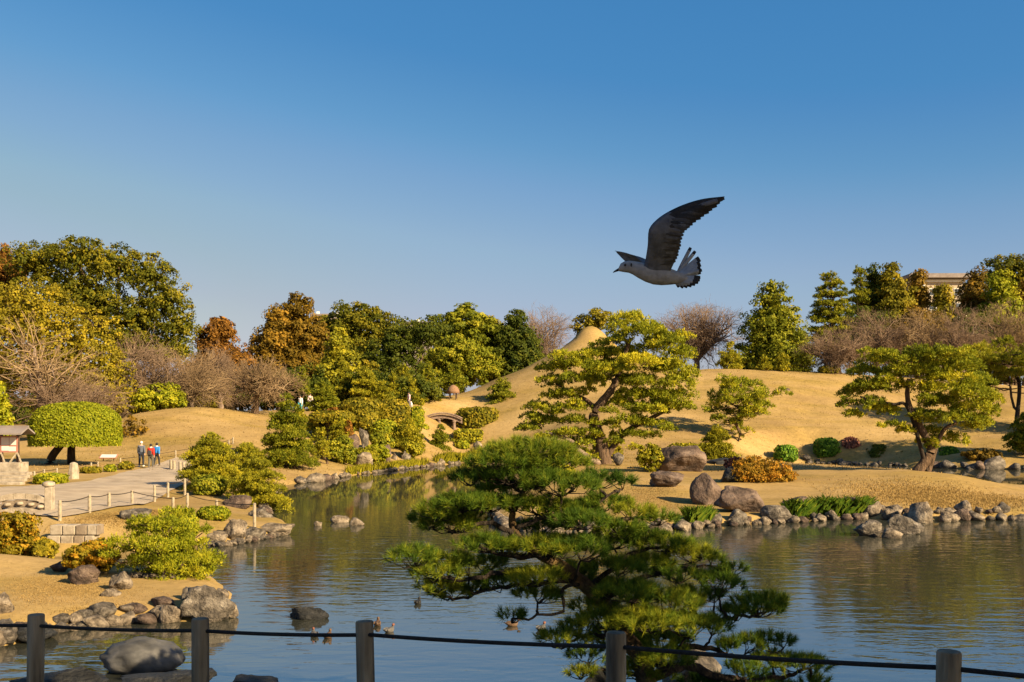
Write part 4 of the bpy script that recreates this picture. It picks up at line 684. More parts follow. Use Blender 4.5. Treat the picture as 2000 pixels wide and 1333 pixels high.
# ------------------------------------------------------------------ rocks
G_R = 'boulders by the pond'
for k, (bx, mat, kw, lb) in enumerate([
    ((1276, 871, 1382, 922), ROCKB, dict(cuts=7), 'big brown boulder with a flat top on the island grass'),
    ((1272, 921, 1340, 952), ROCKB, dict(), 'low brown rock on the grass below the big boulder'),
    ((1350, 924, 1422, 986), ROCKB, dict(cuts=5, rough=.07), 'egg shaped boulder leaning above the waterside rocks'),
    ((1408, 911, 1455, 942), ROCKD, dict(Y=52), 'dark rock half hidden behind the orange azalea'),
    ((1404, 950, 1506, 1002), ROCKB, dict(cuts=12), 'long block shaped boulder beside the egg shaped boulder'),
    ((1528, 970, 1597, 1000), ROCKB, dict(cuts=8), 'dark peaked rock behind the green reeds'),
    ((1488, 987, 1548, 1021), ROCKW, dict(cuts=6, rough=.06), 'rounded grey brown boulder at the water edge'),
    ((1640, 971, 1684, 999), ROCKB, dict(), 'small pyramid rock at the right end of the reeds'),
    ((1350, 993, 1382, 1016), ROCKB, dict(n=3), 'small brown rock below the egg shaped boulder'),
    ((1378, 1002, 1414, 1026), ROCKW, dict(n=3), 'squarish pale rock at the water edge beside the green tuft'),
    ((1416, 994, 1463, 1024), ROCKW, dict(n=3), 'lumpy pale rock under the long block boulder'),
    ((1672, 1016, 1732, 1048), ROCKW, dict(cuts=12), 'low flat grey rock standing in the water off the island'),
    ((1738, 1006, 1806, 1043), ROCKW, dict(cuts=14, rough=.2), 'craggy pale rock standing in the water off the island'),
    ((1724, 1032, 1766, 1053), ROCKG, dict(n=3), 'small pale rock in front of the craggy pale rock'),
    ((1516, 757, 1546, 776), ROCKB, dict(n=3, Y=110), 'lone dark rock on the open grass slope'),
    ((1378, 895, 1448, 914), ROCKD, dict(Y=66), 'long shaded grey rock behind the big brown boulder'),
    ((350, 1146, 452, 1215), ROCKW, dict(cuts=8, rough=.16), 'tall dark wet boulder at the tip of the near left shore'),
    ((350, 1148, 390, 1200), ROCKW, dict(cuts=9, Y=21.2), 'pale rock leaning on the tall dark wet boulder'),
    ((422, 1150, 446, 1172), ROCKG, dict(n=3), 'pale flat stone behind the tall dark wet boulder'),
    ((436, 1175, 464, 1204), ROCKG, dict(n=3), 'wedge shaped brown stone beside the tall dark wet boulder'),
    ((285, 1183, 346, 1214), ROCKG, dict(cuts=10), 'broad tan stone next to the tall dark wet boulder'),
    ((286, 1168, 342, 1188), ROCKB, dict(n=3), 'flat brown stone above the broad tan stone'),
    ((128, 1105, 187, 1142), ROCKB, dict(cuts=9), 'rounded brown rock on the lawn below the orange tinged azalea'),
    ((98, 1098, 132, 1118), ROCKB, dict(n=3), 'small brown rock left of the rounded brown rock'),
    ((208, 1118, 254, 1154), ROCKG, dict(cuts=10), 'tilted pale rock under the low spreading shore pine'),
    ((190, 1150, 232, 1166), ROCKG, dict(n=3, sink=.8), 'flat stone set in the near left lawn'),
    ((232, 995, 292, 1020), ROCKW, dict(cuts=7), 'flat grey rock on the lawn by the rope fence'),
    ((188, 1250, 352, 1318), ROCKS, dict(cuts=0, rough=.14, sink=.35, depth=.62), 'large smooth grey boulder lying in the water near the fence'),
    ((555, 1186, 646, 1212), ROCKD, dict(cuts=6, sink=.5, depth=.6), 'flat black rock lying in the open water'),
    ((3, 1222, 100, 1258), ROCKD, dict(cuts=7), 'dark rounded rock at the left water edge behind the fence post'),
    ((-30, 1158, 20, 1200), ROCKG, dict(), 'pale rock on the lawn at the left edge'),
    ((400, 1038, 442, 1064), ROCKG, dict(cuts=14), 'squared rock at the near end of the waterside rocks'),
    ((430, 1015, 482, 1058), ROCKG, dict(cuts=12), 'tall grey rock among the waterside rocks'),
    ((505, 1022, 571, 1046), ROCKG, dict(cuts=10), 'flat grey rock at the tip of the waterside rocks'),
    ((470, 1030, 515, 1054), ROCKW, dict(n=3), 'lumpy rock under the pale waterside post'),
    ((480, 990, 535, 1025), ROCKW, dict(cuts=14, rough=.2, Y=39), 'jagged rock pile behind the pale waterside post'),
    ((430, 968, 490, 992), ROCKB, dict(cuts=8), 'brown boulder in the shade of the golden leaning pine'),
    ((644, 1008, 680, 1022), ROCKG, dict(n=3, sink=.8), 'left flat stone of a pair rising from the calm water'),
    ((682, 1012, 712, 1027), ROCKG, dict(n=3, sink=.8), 'right flat stone of a pair rising from the calm water'),
    ((612, 1018, 628, 1028), ROCKG, dict(n=3, sink=.8), 'small stone beside the pair rising from the calm water'),
    ((700, 836, 720, 872), ROCKW, dict(Y=83, cuts=14), 'tall pale standing stone, highest of the garden rocks'),
    ((678, 848, 702, 878), ROCKB, dict(Y=81, cuts=12), 'pointed standing stone beside the highest one'),
    ((744, 868, 764, 914), ROCKB, dict(Y=84, cuts=12), 'slim dark standing stone at the far shore'),
    ((783, 878, 802, 908), ROCKW, dict(Y=87, cuts=12), 'pale standing stone under the golden layered pine'),
    ((764, 884, 776, 908), ROCKG, dict(Y=86, cuts=12), 'short pale standing stone between two dark ones'),
    ((686, 883, 728, 914), ROCKG, dict(Y=80, cuts=10), 'mossy slab among the shrubs at the far shore'),
    ((852, 898, 868, 908), ROCKW, dict(n=3, Y=91), 'white pointed stone at the far shore'),
    ((924, 862, 942, 876), ROCKG, dict(n=3, Y=92), 'pale stone beside the flat topped hedge'),
    ((800, 898, 812, 908), ROCKW, dict(n=3, Y=90), 'small white stone next to the orange flowers'),
    ((1196, 884, 1220, 906), ROCKW, dict(n=3, Y=64), 'pale rock behind the foot of the tallest island pine'),
    ((0, 1316, 190, 1366), ROCKD, dict(Y=11.2, cuts=7), 'dark boulder of the near bank under the leftmost fence post'),
    ((200, 1322, 400, 1376), ROCKD, dict(Y=11.0, cuts=9), 'long dark boulder of the near bank between two fence posts'),
    ((440, 1328, 550, 1374), ROCKD, dict(Y=11.0, cuts=7), 'low dark boulder of the near bank beside the smooth grey boulder'),
    ((1120, 1315, 1230, 1400), ROCKD, dict(Y=11.6, cuts=9), 'dark rock at the foot of the near pine'),
    ((1290, 1270, 1420, 1390), ROCKW, dict(Y=13.2, cuts=12), 'shaded grey rock behind the near pine trunk'),
]):
    boulder(lb, bx, mat, 700 + k * 3, group=G_R, **kw)
# stone edgings: rows of rounded stones as parts of one edging
STM = {m.name: [rock_mesh('stone', 900 + 10 * j + i, m, 2, 14, .16, True) for i in range(5)] for j, m in enumerate((ROCKG, ROCKW, ROCKB))}
def edging(label, pts, mat, seed, size=(.25, .5), rows=1, step=.8, up=.02, group='stone edgings of the pond'):
    rg = np.random.default_rng(seed); p = np.array([W(*a) for a in pts]); d = np.concatenate([[0], np.cumsum(np.linalg.norm(np.diff(p, axis=0), axis=1))]); c = p.mean(0); root = empty('stone_edging', (c[0], c[1], g1(*c)), label, 'stone edging', group)
    for r in range(rows):
        t = 0.
        while t < d[-1]:
            if rg.random() < .1: t += size[1] * .6
            s = (1.5 if rg.random() < .12 else 1) * (size[0] + (size[1] - size[0]) * rg.random() ** 1.6) * (1 if r == 0 else .75); x = np.interp(t, d, p[:, 0]) + rg.normal(0, s * .12); y = np.interp(t, d, p[:, 1]) + r * size[1] * .75 + rg.normal(0, s * .15) - .28; z = max(g1(x, y), 0 if r == 0 else .05); h = s * rg.uniform(.36, .6)
            put('stone', STM[mat.name if rg.random() < .6 else ('rock_weathered', 'rock_brown', 'rock_grey')[rg.integers(3)]][rg.integers(5)], root, np.array([x, y, z + h * .25 + up]) - np.array(root.location[:]), (0, rg.normal(0, .12), rg.uniform(0, 6.3)), (s * .55, s * rg.uniform(.4, .5), h * .8)); t += s * step * rg.uniform(.85, 1.2)
    return root
edging('row of tan rounded stones along the near left lawn shore', [(-40, 1268), (40, 1250), (100, 1234), (150, 1226), (240, 1212), (345, 1212)], ROCKG, 1, (.24, .55), 2, .8)
edging('scatter of small pebbly stones under the low spreading shore pine', [(255, 1148), (300, 1150), (350, 1152)], ROCKG, 2, (.10, .22), 5, .75)
edging('row of stones at the foot of the waterside rocks', [(392, 1064), (440, 1066), (500, 1056), (552, 1046)], ROCKG, 3, (.15, .34), 2)
edging('stones behind the golden leaning pine at the water', [(520, 1010), (512, 990), (530, 968), (548, 955)], ROCKG, 4, (.25, .55), 2)
edging('row of pale flat stones along the far left shore', [(588, 944), (640, 938), (685, 930)], ROCKG, 5, (.4, .9), 1)
edging('low row of stones along the far green shore', [(700, 927), (790, 917), (860, 909), (900, 905)], ROCKG, 6, (.3, .6), 1, 1.6)
edging('long row of pale rounded stones along the island shore', [(1700, 1010), (1800, 1019), (1880, 1015), (1960, 1015), (2030, 1015)], ROCKG, 7, (.4, 1.05), 2, .8)
edging('small stones at the water edge below the island boulders', [(1385, 1029), (1420, 1027), (1455, 1024), (1475, 1024), (1500, 1022), (1560, 1019), (1620, 1016), (1690, 1013)], ROCKG, 8, (.25, .6), 2, .9)
edging('stones along the hidden island shore behind the near pine', [(1360, 1032), (1300, 1036), (1240, 1043), (1160, 1043), (1080, 1042), (990, 1034), (960, 1012)], ROCKG, 9, (.3, .7), 2)
edging('pale flat stones along the far side of the channel', [(1830, 914), (1900, 917), (1960, 917), (2030, 917)], ROCKW, 10, (.6, 1.5), 1, .85)
edging('shaded stones along the channel below the slope', [(1580, 906), (1640, 907), (1700, 909), (1770, 911)], ROCKW, 11, (.4, .9), 2, 1.1)
# ------------------------------------------------------------------ reeds, rough grass
def blades(name, label, region, n, h, wd, pal, seed, lean=.35, cat=None, parent=None, cl=None):
    rg = np.random.default_rng(seed); x, y = region(n, rg); z = gz(x, y); ok = sdist(x, y) > .02; x, y, z = x[ok], y[ok], z[ok]; n = len(x); hh = h * rg.uniform(.5, 1.3, n); a = rg.uniform(0, 2 * math.pi, n); d = np.stack([np.cos(a), np.sin(a), np.zeros(n)], 1); l = rg.uniform(.2, 1, n) * lean
    B = np.stack([x, y, z - .02], 1); s = np.stack([-d[:, 1], d[:, 0], d[:, 2]], 1) * wd; Tp = B + d * (l * hh)[:, None] + np.stack([0 * hh, 0 * hh, hh], 1); M = B + d * (l * hh * .3)[:, None] + np.stack([0 * hh, 0 * hh, hh * .6], 1)
    V = np.stack([B - s, B + s, M + s * .7, Tp, M - s * .7], 1).reshape(-1, 3); Fc = (np.arange(n) * 5)[:, None] + np.arange(5)[None]; Ti = np.repeat(np.clip(rg.normal(.5, .22, n), 0, 1), 5)
    return put(name, mesh(name, V, Fc, PAL[pal], Ti))
def along(pts, wid):
    p = np.array([hit(*a)[:2] for a in pts]); d = np.concatenate([[0], np.cumsum(np.linalg.norm(np.diff(p, axis=0), axis=1))])
    def f(n, rg):
        t = rg.uniform(0, d[-1], n); cl = rg.uniform(0, d[-1], max(5, int(d[-1] * 1.3))); t = np.where(rg.random(n) < .75, cl[rg.integers(0, len(cl), n)] + rg.normal(0, .16, n), t); return np.interp(t, d, p[:, 0]) + rg.normal(0, wid * .2, n), np.interp(t, d, p[:, 1]) + np.abs(rg.normal(0, wid, n))
    return f
tag(blades('reeds', '', along([(1548, 1018), (1600, 1015), (1650, 1012), (1690, 1010)], .45), 4200, .5, .008, 'reed', 1, 1.0), 'bright green reeds at the island water edge beside the dark peaked rock', 'reeds', kind='stuff')
tag(blades('reeds', '', along([(1345, 1030), (1365, 1029), (1385, 1027)], .3), 1400, .45, .007, 'reed', 2, .9), 'small tuft of green reeds beside the squarish pale rock', 'reeds', kind='stuff')
tag(blades('shore_grass', '', along([(684, 928), (740, 923), (800, 916), (832, 912)], .9), 7000, .42, .03, 'moss', 3, .5), 'strip of yellow green grass along the far shore below the standing stones', 'grass', kind='stuff')
tag(blades('shore_grass', '', along([(858, 909), (880, 907), (905, 903), (930, 900)], 1.6), 5000, .5, .035, 'moss', 4, .5), 'patch of yellow green grass on the far shore below the green layered pine', 'grass', kind='stuff')
def quadreg(pts):
    q = np.array([hit(*a)[:2] for a in pts])
    def f(n, rg):
        u, v = np.clip(rg.normal(.5, .22, (n, 1)), -.1, 1.1), np.clip(rg.normal(.5, .22, (n, 1)), -.1, 1.1); p = (q[0] * (1 - u) + q[1] * u) * (1 - v) + (q[3] * (1 - u) + q[2] * u) * v; return p[:, 0], p[:, 1]
    return f
tag(blades('lawn_grass', '', quadreg([(-40, 1215), (330, 1190), (230, 1130), (-40, 1098)]), 18000, .035, .009, 'straw', 5, .5), 'short dry straw coloured grass on the near left lawn', 'grass', kind='stuff')
tag(blades('lawn_grass', '', quadreg([(1690, 1000), (2040, 1008), (2040, 970), (1600, 935)]), 18000, .09, .018, 'straw', 6, .8), 'rough dry grass on the low bank of the island', 'grass', kind='stuff')
tag(blades('lawn_grass', '', quadreg([(1180, 1010), (1360, 1000), (1340, 950), (1180, 930)]), 9000, .05, .012, 'straw', 7, .8), 'dry grass on the island behind the near pine', 'grass', kind='stuff')
tag(blades('lawn_grass', '', quadreg([(110, 1045), (400, 1050), (400, 1000), (130, 1012)]), 12000, .045, .01, 'straw', 8, .8), 'dry grass between the rope fence and the waterside rocks', 'grass', kind='stuff')
def hillreg(n, rg):
    y = rg.uniform(60, 124, n); return (rg.uniform(60, 2040, n) - 1000) / F * y, y
tag(blades('lawn_grass', '', hillreg, 24000, .10, .03, 'straw', 9, .9), 'short tufted dry grass over the mounds and slopes', 'grass', kind='stuff')
loose('patch of orange flowers at the far shore', (786, 898, 802, 911), 'orange', 590, Y=90, n=3)
# ------------------------------------------------------------------ fences
def rope_pts(a, b, sag, n=9):
    t = np.linspace(0, 1, n)[:, None]; p = np.asarray(a) + (np.asarray(b) - np.asarray(a)) * t; p[:, 2] -= (4 * sag * t * (1 - t))[:, 0]; return p
def near_fence():
    posts = [(-240, 1193, 7.95), (65, 1200, 7.5), (392, 1208, 7.06), (723, 1215, 6.67), (1203, 1235, 6.0), (1845, 1270, 5.1), (2560, 1320, 4.3)]
    root = empty('rope_fence', (0, 6.6, g1(0, 6.6)), 'fence of weathered log posts and black rope along the near bank', 'fence'); tops = []
    for k, (px, py, Y) in enumerate(posts):
        t = P(px, py, Y); zb = g1(t[0], Y) - .25; h = t[2] - zb; rg = np.random.default_rng(k); pr = [(.061, 0), (.060, h * .5), (.059, h - .012), (.054, h - .003), (.030, h)]
        o = MB().lathe(pr, n=18).build('post', WOODP, root, np.array([t[0], Y, zb]) - np.array(root.location[:]), (rg.normal(0, .012), rg.normal(0, .012), rg.uniform(0, 6)), smooth=True)
        m = o.modifiers.new('edge', 'EDGE_SPLIT'); m.split_angle = R(50); tops.append(t - [0, 0, (.078, .082, .085, .084, .084, .088, .09)[k]])
    for a, b in zip(tops[:-1], tops[1:]):
        p = rope_pts(a, b, .012, 24); V, Fc = tube(p, .0135, 7, False); put('rope', mesh('rope', local(V, root), np.array(Fc), ROPE, smooth=True), root)
near_fence()
def far_fence(label, posts, ropes=True, closed=None, r=.055, rope_r=.016, dz=.05):
    g = [(hit(px, b), (b - t)) for px, t, b in posts]; c = g[0][0]; root = empty('rope_fence', c, label, 'fence', 'pale post fences by the path'); tops = []
    for q, hp in g:
        h = hp * q[1] / F; MB().lathe([(r, -.15), (r, h - .02), (r * .75, h)], n=9).build('post', PALEP, root, q - c, smooth=False); tops.append(q + [0, 0, h - dz])
    for i in (range(len(tops) - 1) if ropes else []):
        V, Fc = tube(rope_pts(tops[i], tops[i + 1], .05), rope_r, 5, False); put('rope', mesh('rope', local(V, root), np.array(Fc), BARKD, smooth=True), root)
far_fence('low fence of pale posts and drooping rope on the near side of the gravel path', [(117, 978, 1018), (175, 967, 1002), (213, 963, 992), (258, 958, 986), (338, 972, 993), (366, 964, 993), (423, 977, 995), (497, 985, 1034)])
far_fence('short fence of pale posts crossing the path corner beside the close post row', [(302, 948, 981), (328, 943, 972), (361, 935, 968)])
far_fence('row of short pale posts standing close together at the path bend', [(334, 899, 918), (340, 900, 919), (352, 902, 924), (359, 903, 928), (366, 906, 930), (373, 908, 932), (379, 911, 933), (386, 913, 934), (393, 917, 936)], False, r=.1)
far_fence('low rope fence between the notice board and the clipped dome tree', [(40, 921, 941), (67, 921, 938), (86, 917, 929), (111, 915, 927), (178, 904, 916), (191, 902, 913)])
far_fence('low rope fence behind the three walkers', [(235, 895, 910), (343, 880, 894), (447, 860, 874), (455, 855, 868)])
# ------------------------------------------------------------------ stone bridge, retaining wall, notice board, marker
def stone_bridge():
    Y = 34.0; s = Y / F; x1 = P(100, 0, Y)[0]; zb = g1(x1 + .4, Y); root = empty('stone_bridge', (x1, Y, zb), 'pale stone bridge parapet with an arched rail and a capped end post', 'bridge'); o0 = np.array(root.location[:])
    X = lambda px: (px - 1000) * s; Z = lambda py: CAM_H - (py - HZ) * s
    mb = MB(); mb.box((X(97), Y, (Z(1030) + Z(951)) / 2), (.24, .26, Z(951) - Z(1030))); mb.build('end_post', STONE, root, -o0, bevel=.015)
    MB().lathe([(.10, 0), (.19, .03), (.21, .09), (.19, .15), (.09, .19), (.02, .2)], (X(95), Y, Z(951) - .01), 12).build('post_cap', STONE, root, -o0, smooth=True)
    arc = lambda px: 963 + 12 * ((px - 42) / 55.) ** 2
    e = [-75, -45, -18, 5, 30, 53, 74, 90]
    for a, b in zip(e[:-1], e[1:]):
        V = []
        for px in (a + .4, (a + b) / 2, b - .4):
            for yy in (-.13, .13):
                for dz in (0, 11): V.append((X(px), Y + yy, Z(arc(px) + dz)))
        q = [(0, 2, 6, 4), (4, 6, 10, 8), (1, 5, 7, 3), (5, 9, 11, 7), (0, 4, 5, 1), (4, 8, 9, 5), (2, 3, 7, 6), (6, 7, 11, 10), (0, 1, 3, 2), (8, 10, 11, 9)]; MB().add(V, q).build('rail_stone', STONE, root, -o0)
    for a, b in zip(e[:-1], e[1:]):      # panels below the rail, each with a recessed slot and a carved boss
        m = (a + b) / 2; w_ = (b - a) * s * .98; z1, z0 = Z(arc(m) + 13.5), Z(arc(m) + 27)
        MB().box((X(m), Y, (z0 + z1) / 2), (w_, .14, z1 - z0)).build('panel', solid_panel, root, -o0); MB().lathe([(.02, -.06), (.1, -.045), (.12, 0), (.1, .045), (.02, .06)], (X(m), Y - .1, (z0 + z1) / 2), 8).build('boss', STONE, root, -o0, smooth=True)
    for a, b in zip(e[:-1], e[1:]):
        m = (a + b) / 2; V = []
        for px in (a + .3, b - .3):
            for yy in (-.17, 2.4): V += [(X(px), Y + yy, Z(arc(px) + 27.5)), (X(px), Y + yy, Z(arc(px) + 27.5 + (40 if px > 80 else 22)))]
        MB().add(V, [(0, 1, 5, 4), (2, 6, 7, 3), (0, 4, 6, 2), (1, 3, 7, 5), (0, 2, 3, 1), (4, 5, 7, 6)]).build('deck_stone', STONE, root, -o0)
solid_panel = solid('panel_stone', [(.16, .12, .085), (.27, .21, .15)], 4, .9, .4, 16)
stone_bridge()
def retaining_wall():
    rg = np.random.default_rng(5); Y = 30.6; s = Y / F; X = lambda px: (px - 1000) * s; Z = lambda py: CAM_H - (py - HZ) * s; x = X(140); root = empty('retaining_wall', (x, Y, 0), 'low retaining wall of squared pale stone blocks below the lawn', 'wall'); o0 = np.array(root.location[:])
    rows = [(1026, 1046, 96, 184), (1046, 1066, 92, 178), (1066, 1084, 90, 172), (1084, 1100, 88, 170)]
    for k, (a, b, p0, p1) in enumerate(rows):
        e = [p0]
        while e[-1] < p1 - 14: e.append(e[-1] + rg.uniform(18, 27))
        e.append(p1 + 6)
        for u, v in zip(e[:-1], e[1:]):
            d = .5; MB().box((X((u + v) / 2), Y + d / 2 - k * .03 + rg.normal(0, .012), (Z(a) + Z(b)) / 2), ((v - u) * s - .022, d, Z(a) - Z(b) - .02)).build('block', STONE if rg.random() < .7 else solid_panel, root, -o0, bevel=.025)
    MB().box((X(137), Y + .3, (Z(1028) + Z(1098)) / 2), (84 * s, .34, Z(1028) - Z(1098))).build('mortar', solid_panel, root, -o0)
    MB().box((X(40), Y - 1.6, Z(1066)), (.16, .18, 1.0), taper=.9).build('pier', STONE, root, -o0, bevel=.02)
retaining_wall()
BOARDR = solid('notice_red', [(.30, .13, .10), (.38, .17, .13)], 3, .7, .1); PAPER = solid('paper', [(.60, .50, .45), (.66, .57, .52)], 2, .9, 0); INKM = solid('ink', [(.12, .04, .03), (.18, .06, .05)], 6, .9, 0); WOODB = solid('dark_wood', [(.05, .03, .02), (.11, .07, .045)], 5, .8, .4)
def notice():
    b = hit(20, 938); Y = b[1] + .6; s = Y / F; X = lambda px: (px - 1000) * s; Z = lambda py: CAM_H - (py - HZ) * s; root = empty('notice_board', (X(18), Y, g1(X(18), Y)), 'roofed wooden notice board with pinkish papers on a stone plinth', 'notice board'); o0 = np.array(root.location[:])
    MB().box((X(16), Y, (Z(903) + Z(936)) / 2 - .1), (62 * s, 1.0, Z(903) - Z(936) + .2)).build('plinth', STONE, root, -o0, bevel=.03)
    for px in (3, 35): MB().box((X(px), Y, (Z(846) + Z(903)) / 2), (.12, .12, Z(846) - Z(903))).build('post', WOODB, root, -o0); MB().tube([(X(px + 12), Y - .3, Z(903)), (X(px), Y - .06, Z(884))], .045, 4).build('brace', PALEP, root, -o0); MB().tube([(X(px - 10), Y - .3, Z(903)), (X(px), Y - .06, Z(884))], .045, 4).build('brace', PALEP, root, -o0)
    MB().box((X(18), Y - .07, Z(868)), (36 * s, .06, 32 * s)).build('board', BOARDR, root, -o0)
    for u, v, w_, h in ((12, 862, 15, 15), (27, 862, 13, 15), (12, 876, 14, 9), (26, 877, 14, 9)):
        p = MB().box((X(u), Y - .107, Z(v)), (w_ * s, .012, h * s)).build('paper', PAPER, root, -o0); mb = MB()
        rg = np.random.default_rng(u)
        for k in range(5): mb.box((X(u) + rg.normal(0, .015), Y - .1145, Z(v) + (k - 2) * h * s * .17), (w_ * s * rg.uniform(.4, .75), .003, h * s * .06))
        mb.build('printed_lines', INKM, p, -o0)
    V = []; 
    for px in (-18, 55):
        for yy, zz in ((-.75, 846), (0, 834), (.75, 846)): V += [(X(px), Y + yy, Z(zz)), (X(px), Y + yy, Z(zz + 3.2))]
    mb = MB().add(V, [(0, 6, 8, 2), (2, 8, 10, 4), (1, 3, 9, 7), (3, 5, 11, 9), (0, 1, 7, 6), (4, 10, 11, 5), (0, 2, 3, 1), (2, 4, 5, 3), (6, 7, 9, 8), (8, 9, 11, 10)]); mb.build('roof', ROOFG, root, -o0); MB().box((X(18), Y, Z(833.5)), (75 * s, .16, .1)).build('ridge', ROOFG, root, -o0)
notice()
def small_things():
    b = hit(143, 936); MB().lathe([(.30, -.1), (.27, .3), (.23, .62), (.2, .8), (.06, .86)], n=7).build('stone_marker', STONE, None, b, (0, .03, .4), bevel=.03); tag(bpy.data.objects['stone_marker'], 'upright rough stone marker below the clipped dome tree', 'stone marker')
    b = hit(212, 902); r = empty('information_sign', b, 'small slanted pale sign on the grass beside the clipped dome tree', 'sign'); MB().tube([(-.35, 0, -.1), (-.35, 0, .28)], .03, 5).build('leg', WOODB, r); MB().tube([(.35, 0, -.1), (.35, 0, .28)], .03, 5).build('leg', WOODB, r)
    MB().box((0, 0, 0), (1.15, .5, .05)).build('panel', BOARDR, r, (0, 0, .34), (R(28), 0, 0)); MB().box((0, 0, .029), (1.02, .4, .008)).build('print', PAPER, r, (0, 0, .34), (R(28), 0, 0))
    b = hit(5, 948); r = empty('stone_steps', b, 'shallow stone steps rising beside the notice board', 'steps')
    for k in range(4): MB().box((-.2 - k * .12, k * .5 + .3, .05 + k * .13), (2.0, .52, .15)).build('step', STONE, r, bevel=.015)
small_things()
# ------------------------------------------------------------------ wooden arch bridge, thatched shelter
BRW = solid('bridge_wood', [(.12, .08, .058), (.21, .145, .105), (.28, .20, .15)], 3, .85, .3)
def wood_bridge():
    Y = 107; s = Y / F; X = lambda px: (px - 1000) * s; Z = lambda py: CAM_H - (py - HZ) * s; root = empty('arch_bridge', (X(864), Y, g1(X(864), Y)), 'brown wooden arched bridge on round posts above the far shore', 'bridge'); o0 = np.array(root.location[:])
    arc = lambda px: 806 + 9.5 * ((px - 864) / 37.) ** 2; L = np.linspace(826, 903, 15)
    for yy, nm in ((0, 'beam'), (1.8, 'beam')):
        V = []; Fc = []
        for i, px in enumerate(L): V += [(X(px), Y + yy + a, Z(arc(px) + b)) for a, b in ((-.12, 5.5), (.12, 5.5), (.12, 11.5), (-.12, 11.5))]
        for i in range(14):
            for k in range(4): a = i * 4 + k; b = i * 4 + (k + 1) % 4; Fc.append((a, b, b + 4, a + 4))
        Fc += [(0, 3, 2, 1), (56, 57, 58, 59)]; MB().add(V, Fc).build(nm, BRW, root, -o0)
    for i in range(14):
        px = (L[i] + L[i + 1]) / 2; w_ = (L[1] - L[0]) * s * .94; o = MB().box((0, 0, 0), (w_, 2.4, .09)).build('plank', BRW, root, np.array([X(px), Y + .9, Z(arc(px) + 4.2)]) - o0, (0, math.atan2(arc(L[i + 1]) - arc(L[i]), L[1] - L[0]), 0))
    V, Fc = tube([(X(px), Y - .1, Z(arc(px) + 1.2)) for px in L], .09, 6); MB().add(V, Fc).build('edge_rail', BRW, root, -o0)
    for px in (831, 858, 887):
        for yy in (0, 1.8):
            zt = Z(arc(px) + 13); zb = g1(X(px), Y + yy) - .3; MB().lathe([(.17, zb), (.16, zt - .12), (.24, zt - .1), (.24, zt + .02), (.12, zt + .06)], (X(px), Y + yy, 0), 10).build('pier', BRW, root, -o0)
    for yy in (-.02,): MB().box((X(864), Y + .9, Z(818)), (.2, 2.3, .18)).build('cross_beam', WOODB, root, -o0)
wood_bridge()
def shelter():
    Y = 114; s = Y / F; X = lambda px: (px - 1000) * s; Z = lambda py: CAM_H - (py - HZ) * s; x = X(885); zb = g1(x, Y); root = empty('thatched_shelter', (x, Y, zb), 'little round thatched shelter at the foot of the peaked mound', 'shelter'); zt = Z(752)
    MB().lathe([(.75, zt - .95), (.7, zt - .6), (.5, zt - .25), (.2, zt - .05), (.03, zt)], (x, Y, 0), 12).build('roof', solid('thatch', [(.17, .09, .05), (.27, .16, .09)], 8, .95, .5), root, -np.array(root.location[:]), smooth=True)
    for a in range(4): MB().tube([(x + .5 * math.cos(a * 1.57 + .7), Y + .5 * math.sin(a * 1.57 + .7), zb - .1), (x + .5 * math.cos(a * 1.57 + .7), Y + .5 * math.sin(a * 1.57 + .7), zt - .8)], .06, 6).build('post', WOODB, root, -np.array(root.location[:]))
shelter()
# ------------------------------------------------------------------ people
SKIN = solid('skin', [(.50, .30, .21), (.55, .34, .25)], 2, .6, 0); HAIR = solid('dark_hair', [(.012, .010, .009), (.03, .024, .02)], 20, .6, .2)
_cl = {}
def cloth(c):
    if c not in _cl: _cl[c] = solid('cloth_%d' % len(_cl), [tuple(v * .85 for v in c), c], 9, .9, .3, 25)
    return _cl[c]
def skin_obj(name, verts, edges, rad, mat, parent, root_i=0, sub=2):
    me = bpy.data.meshes.new(name); me.from_pydata(verts, edges, []); me.materials.append(mat); o = put(name, me, parent); o.modifiers.new('skin', 'SKIN').use_smooth_shade = True
    for d, r in zip(me.skin_vertices[0].data, rad): d.radius = (r, r) if not isinstance(r, tuple) else r; d.use_root = False
    me.skin_vertices[0].data[root_i].use_root = True; sb = o.modifiers.new('sub', 'SUBSURF'); sb.levels = sub; sb.render_levels = sub; return o
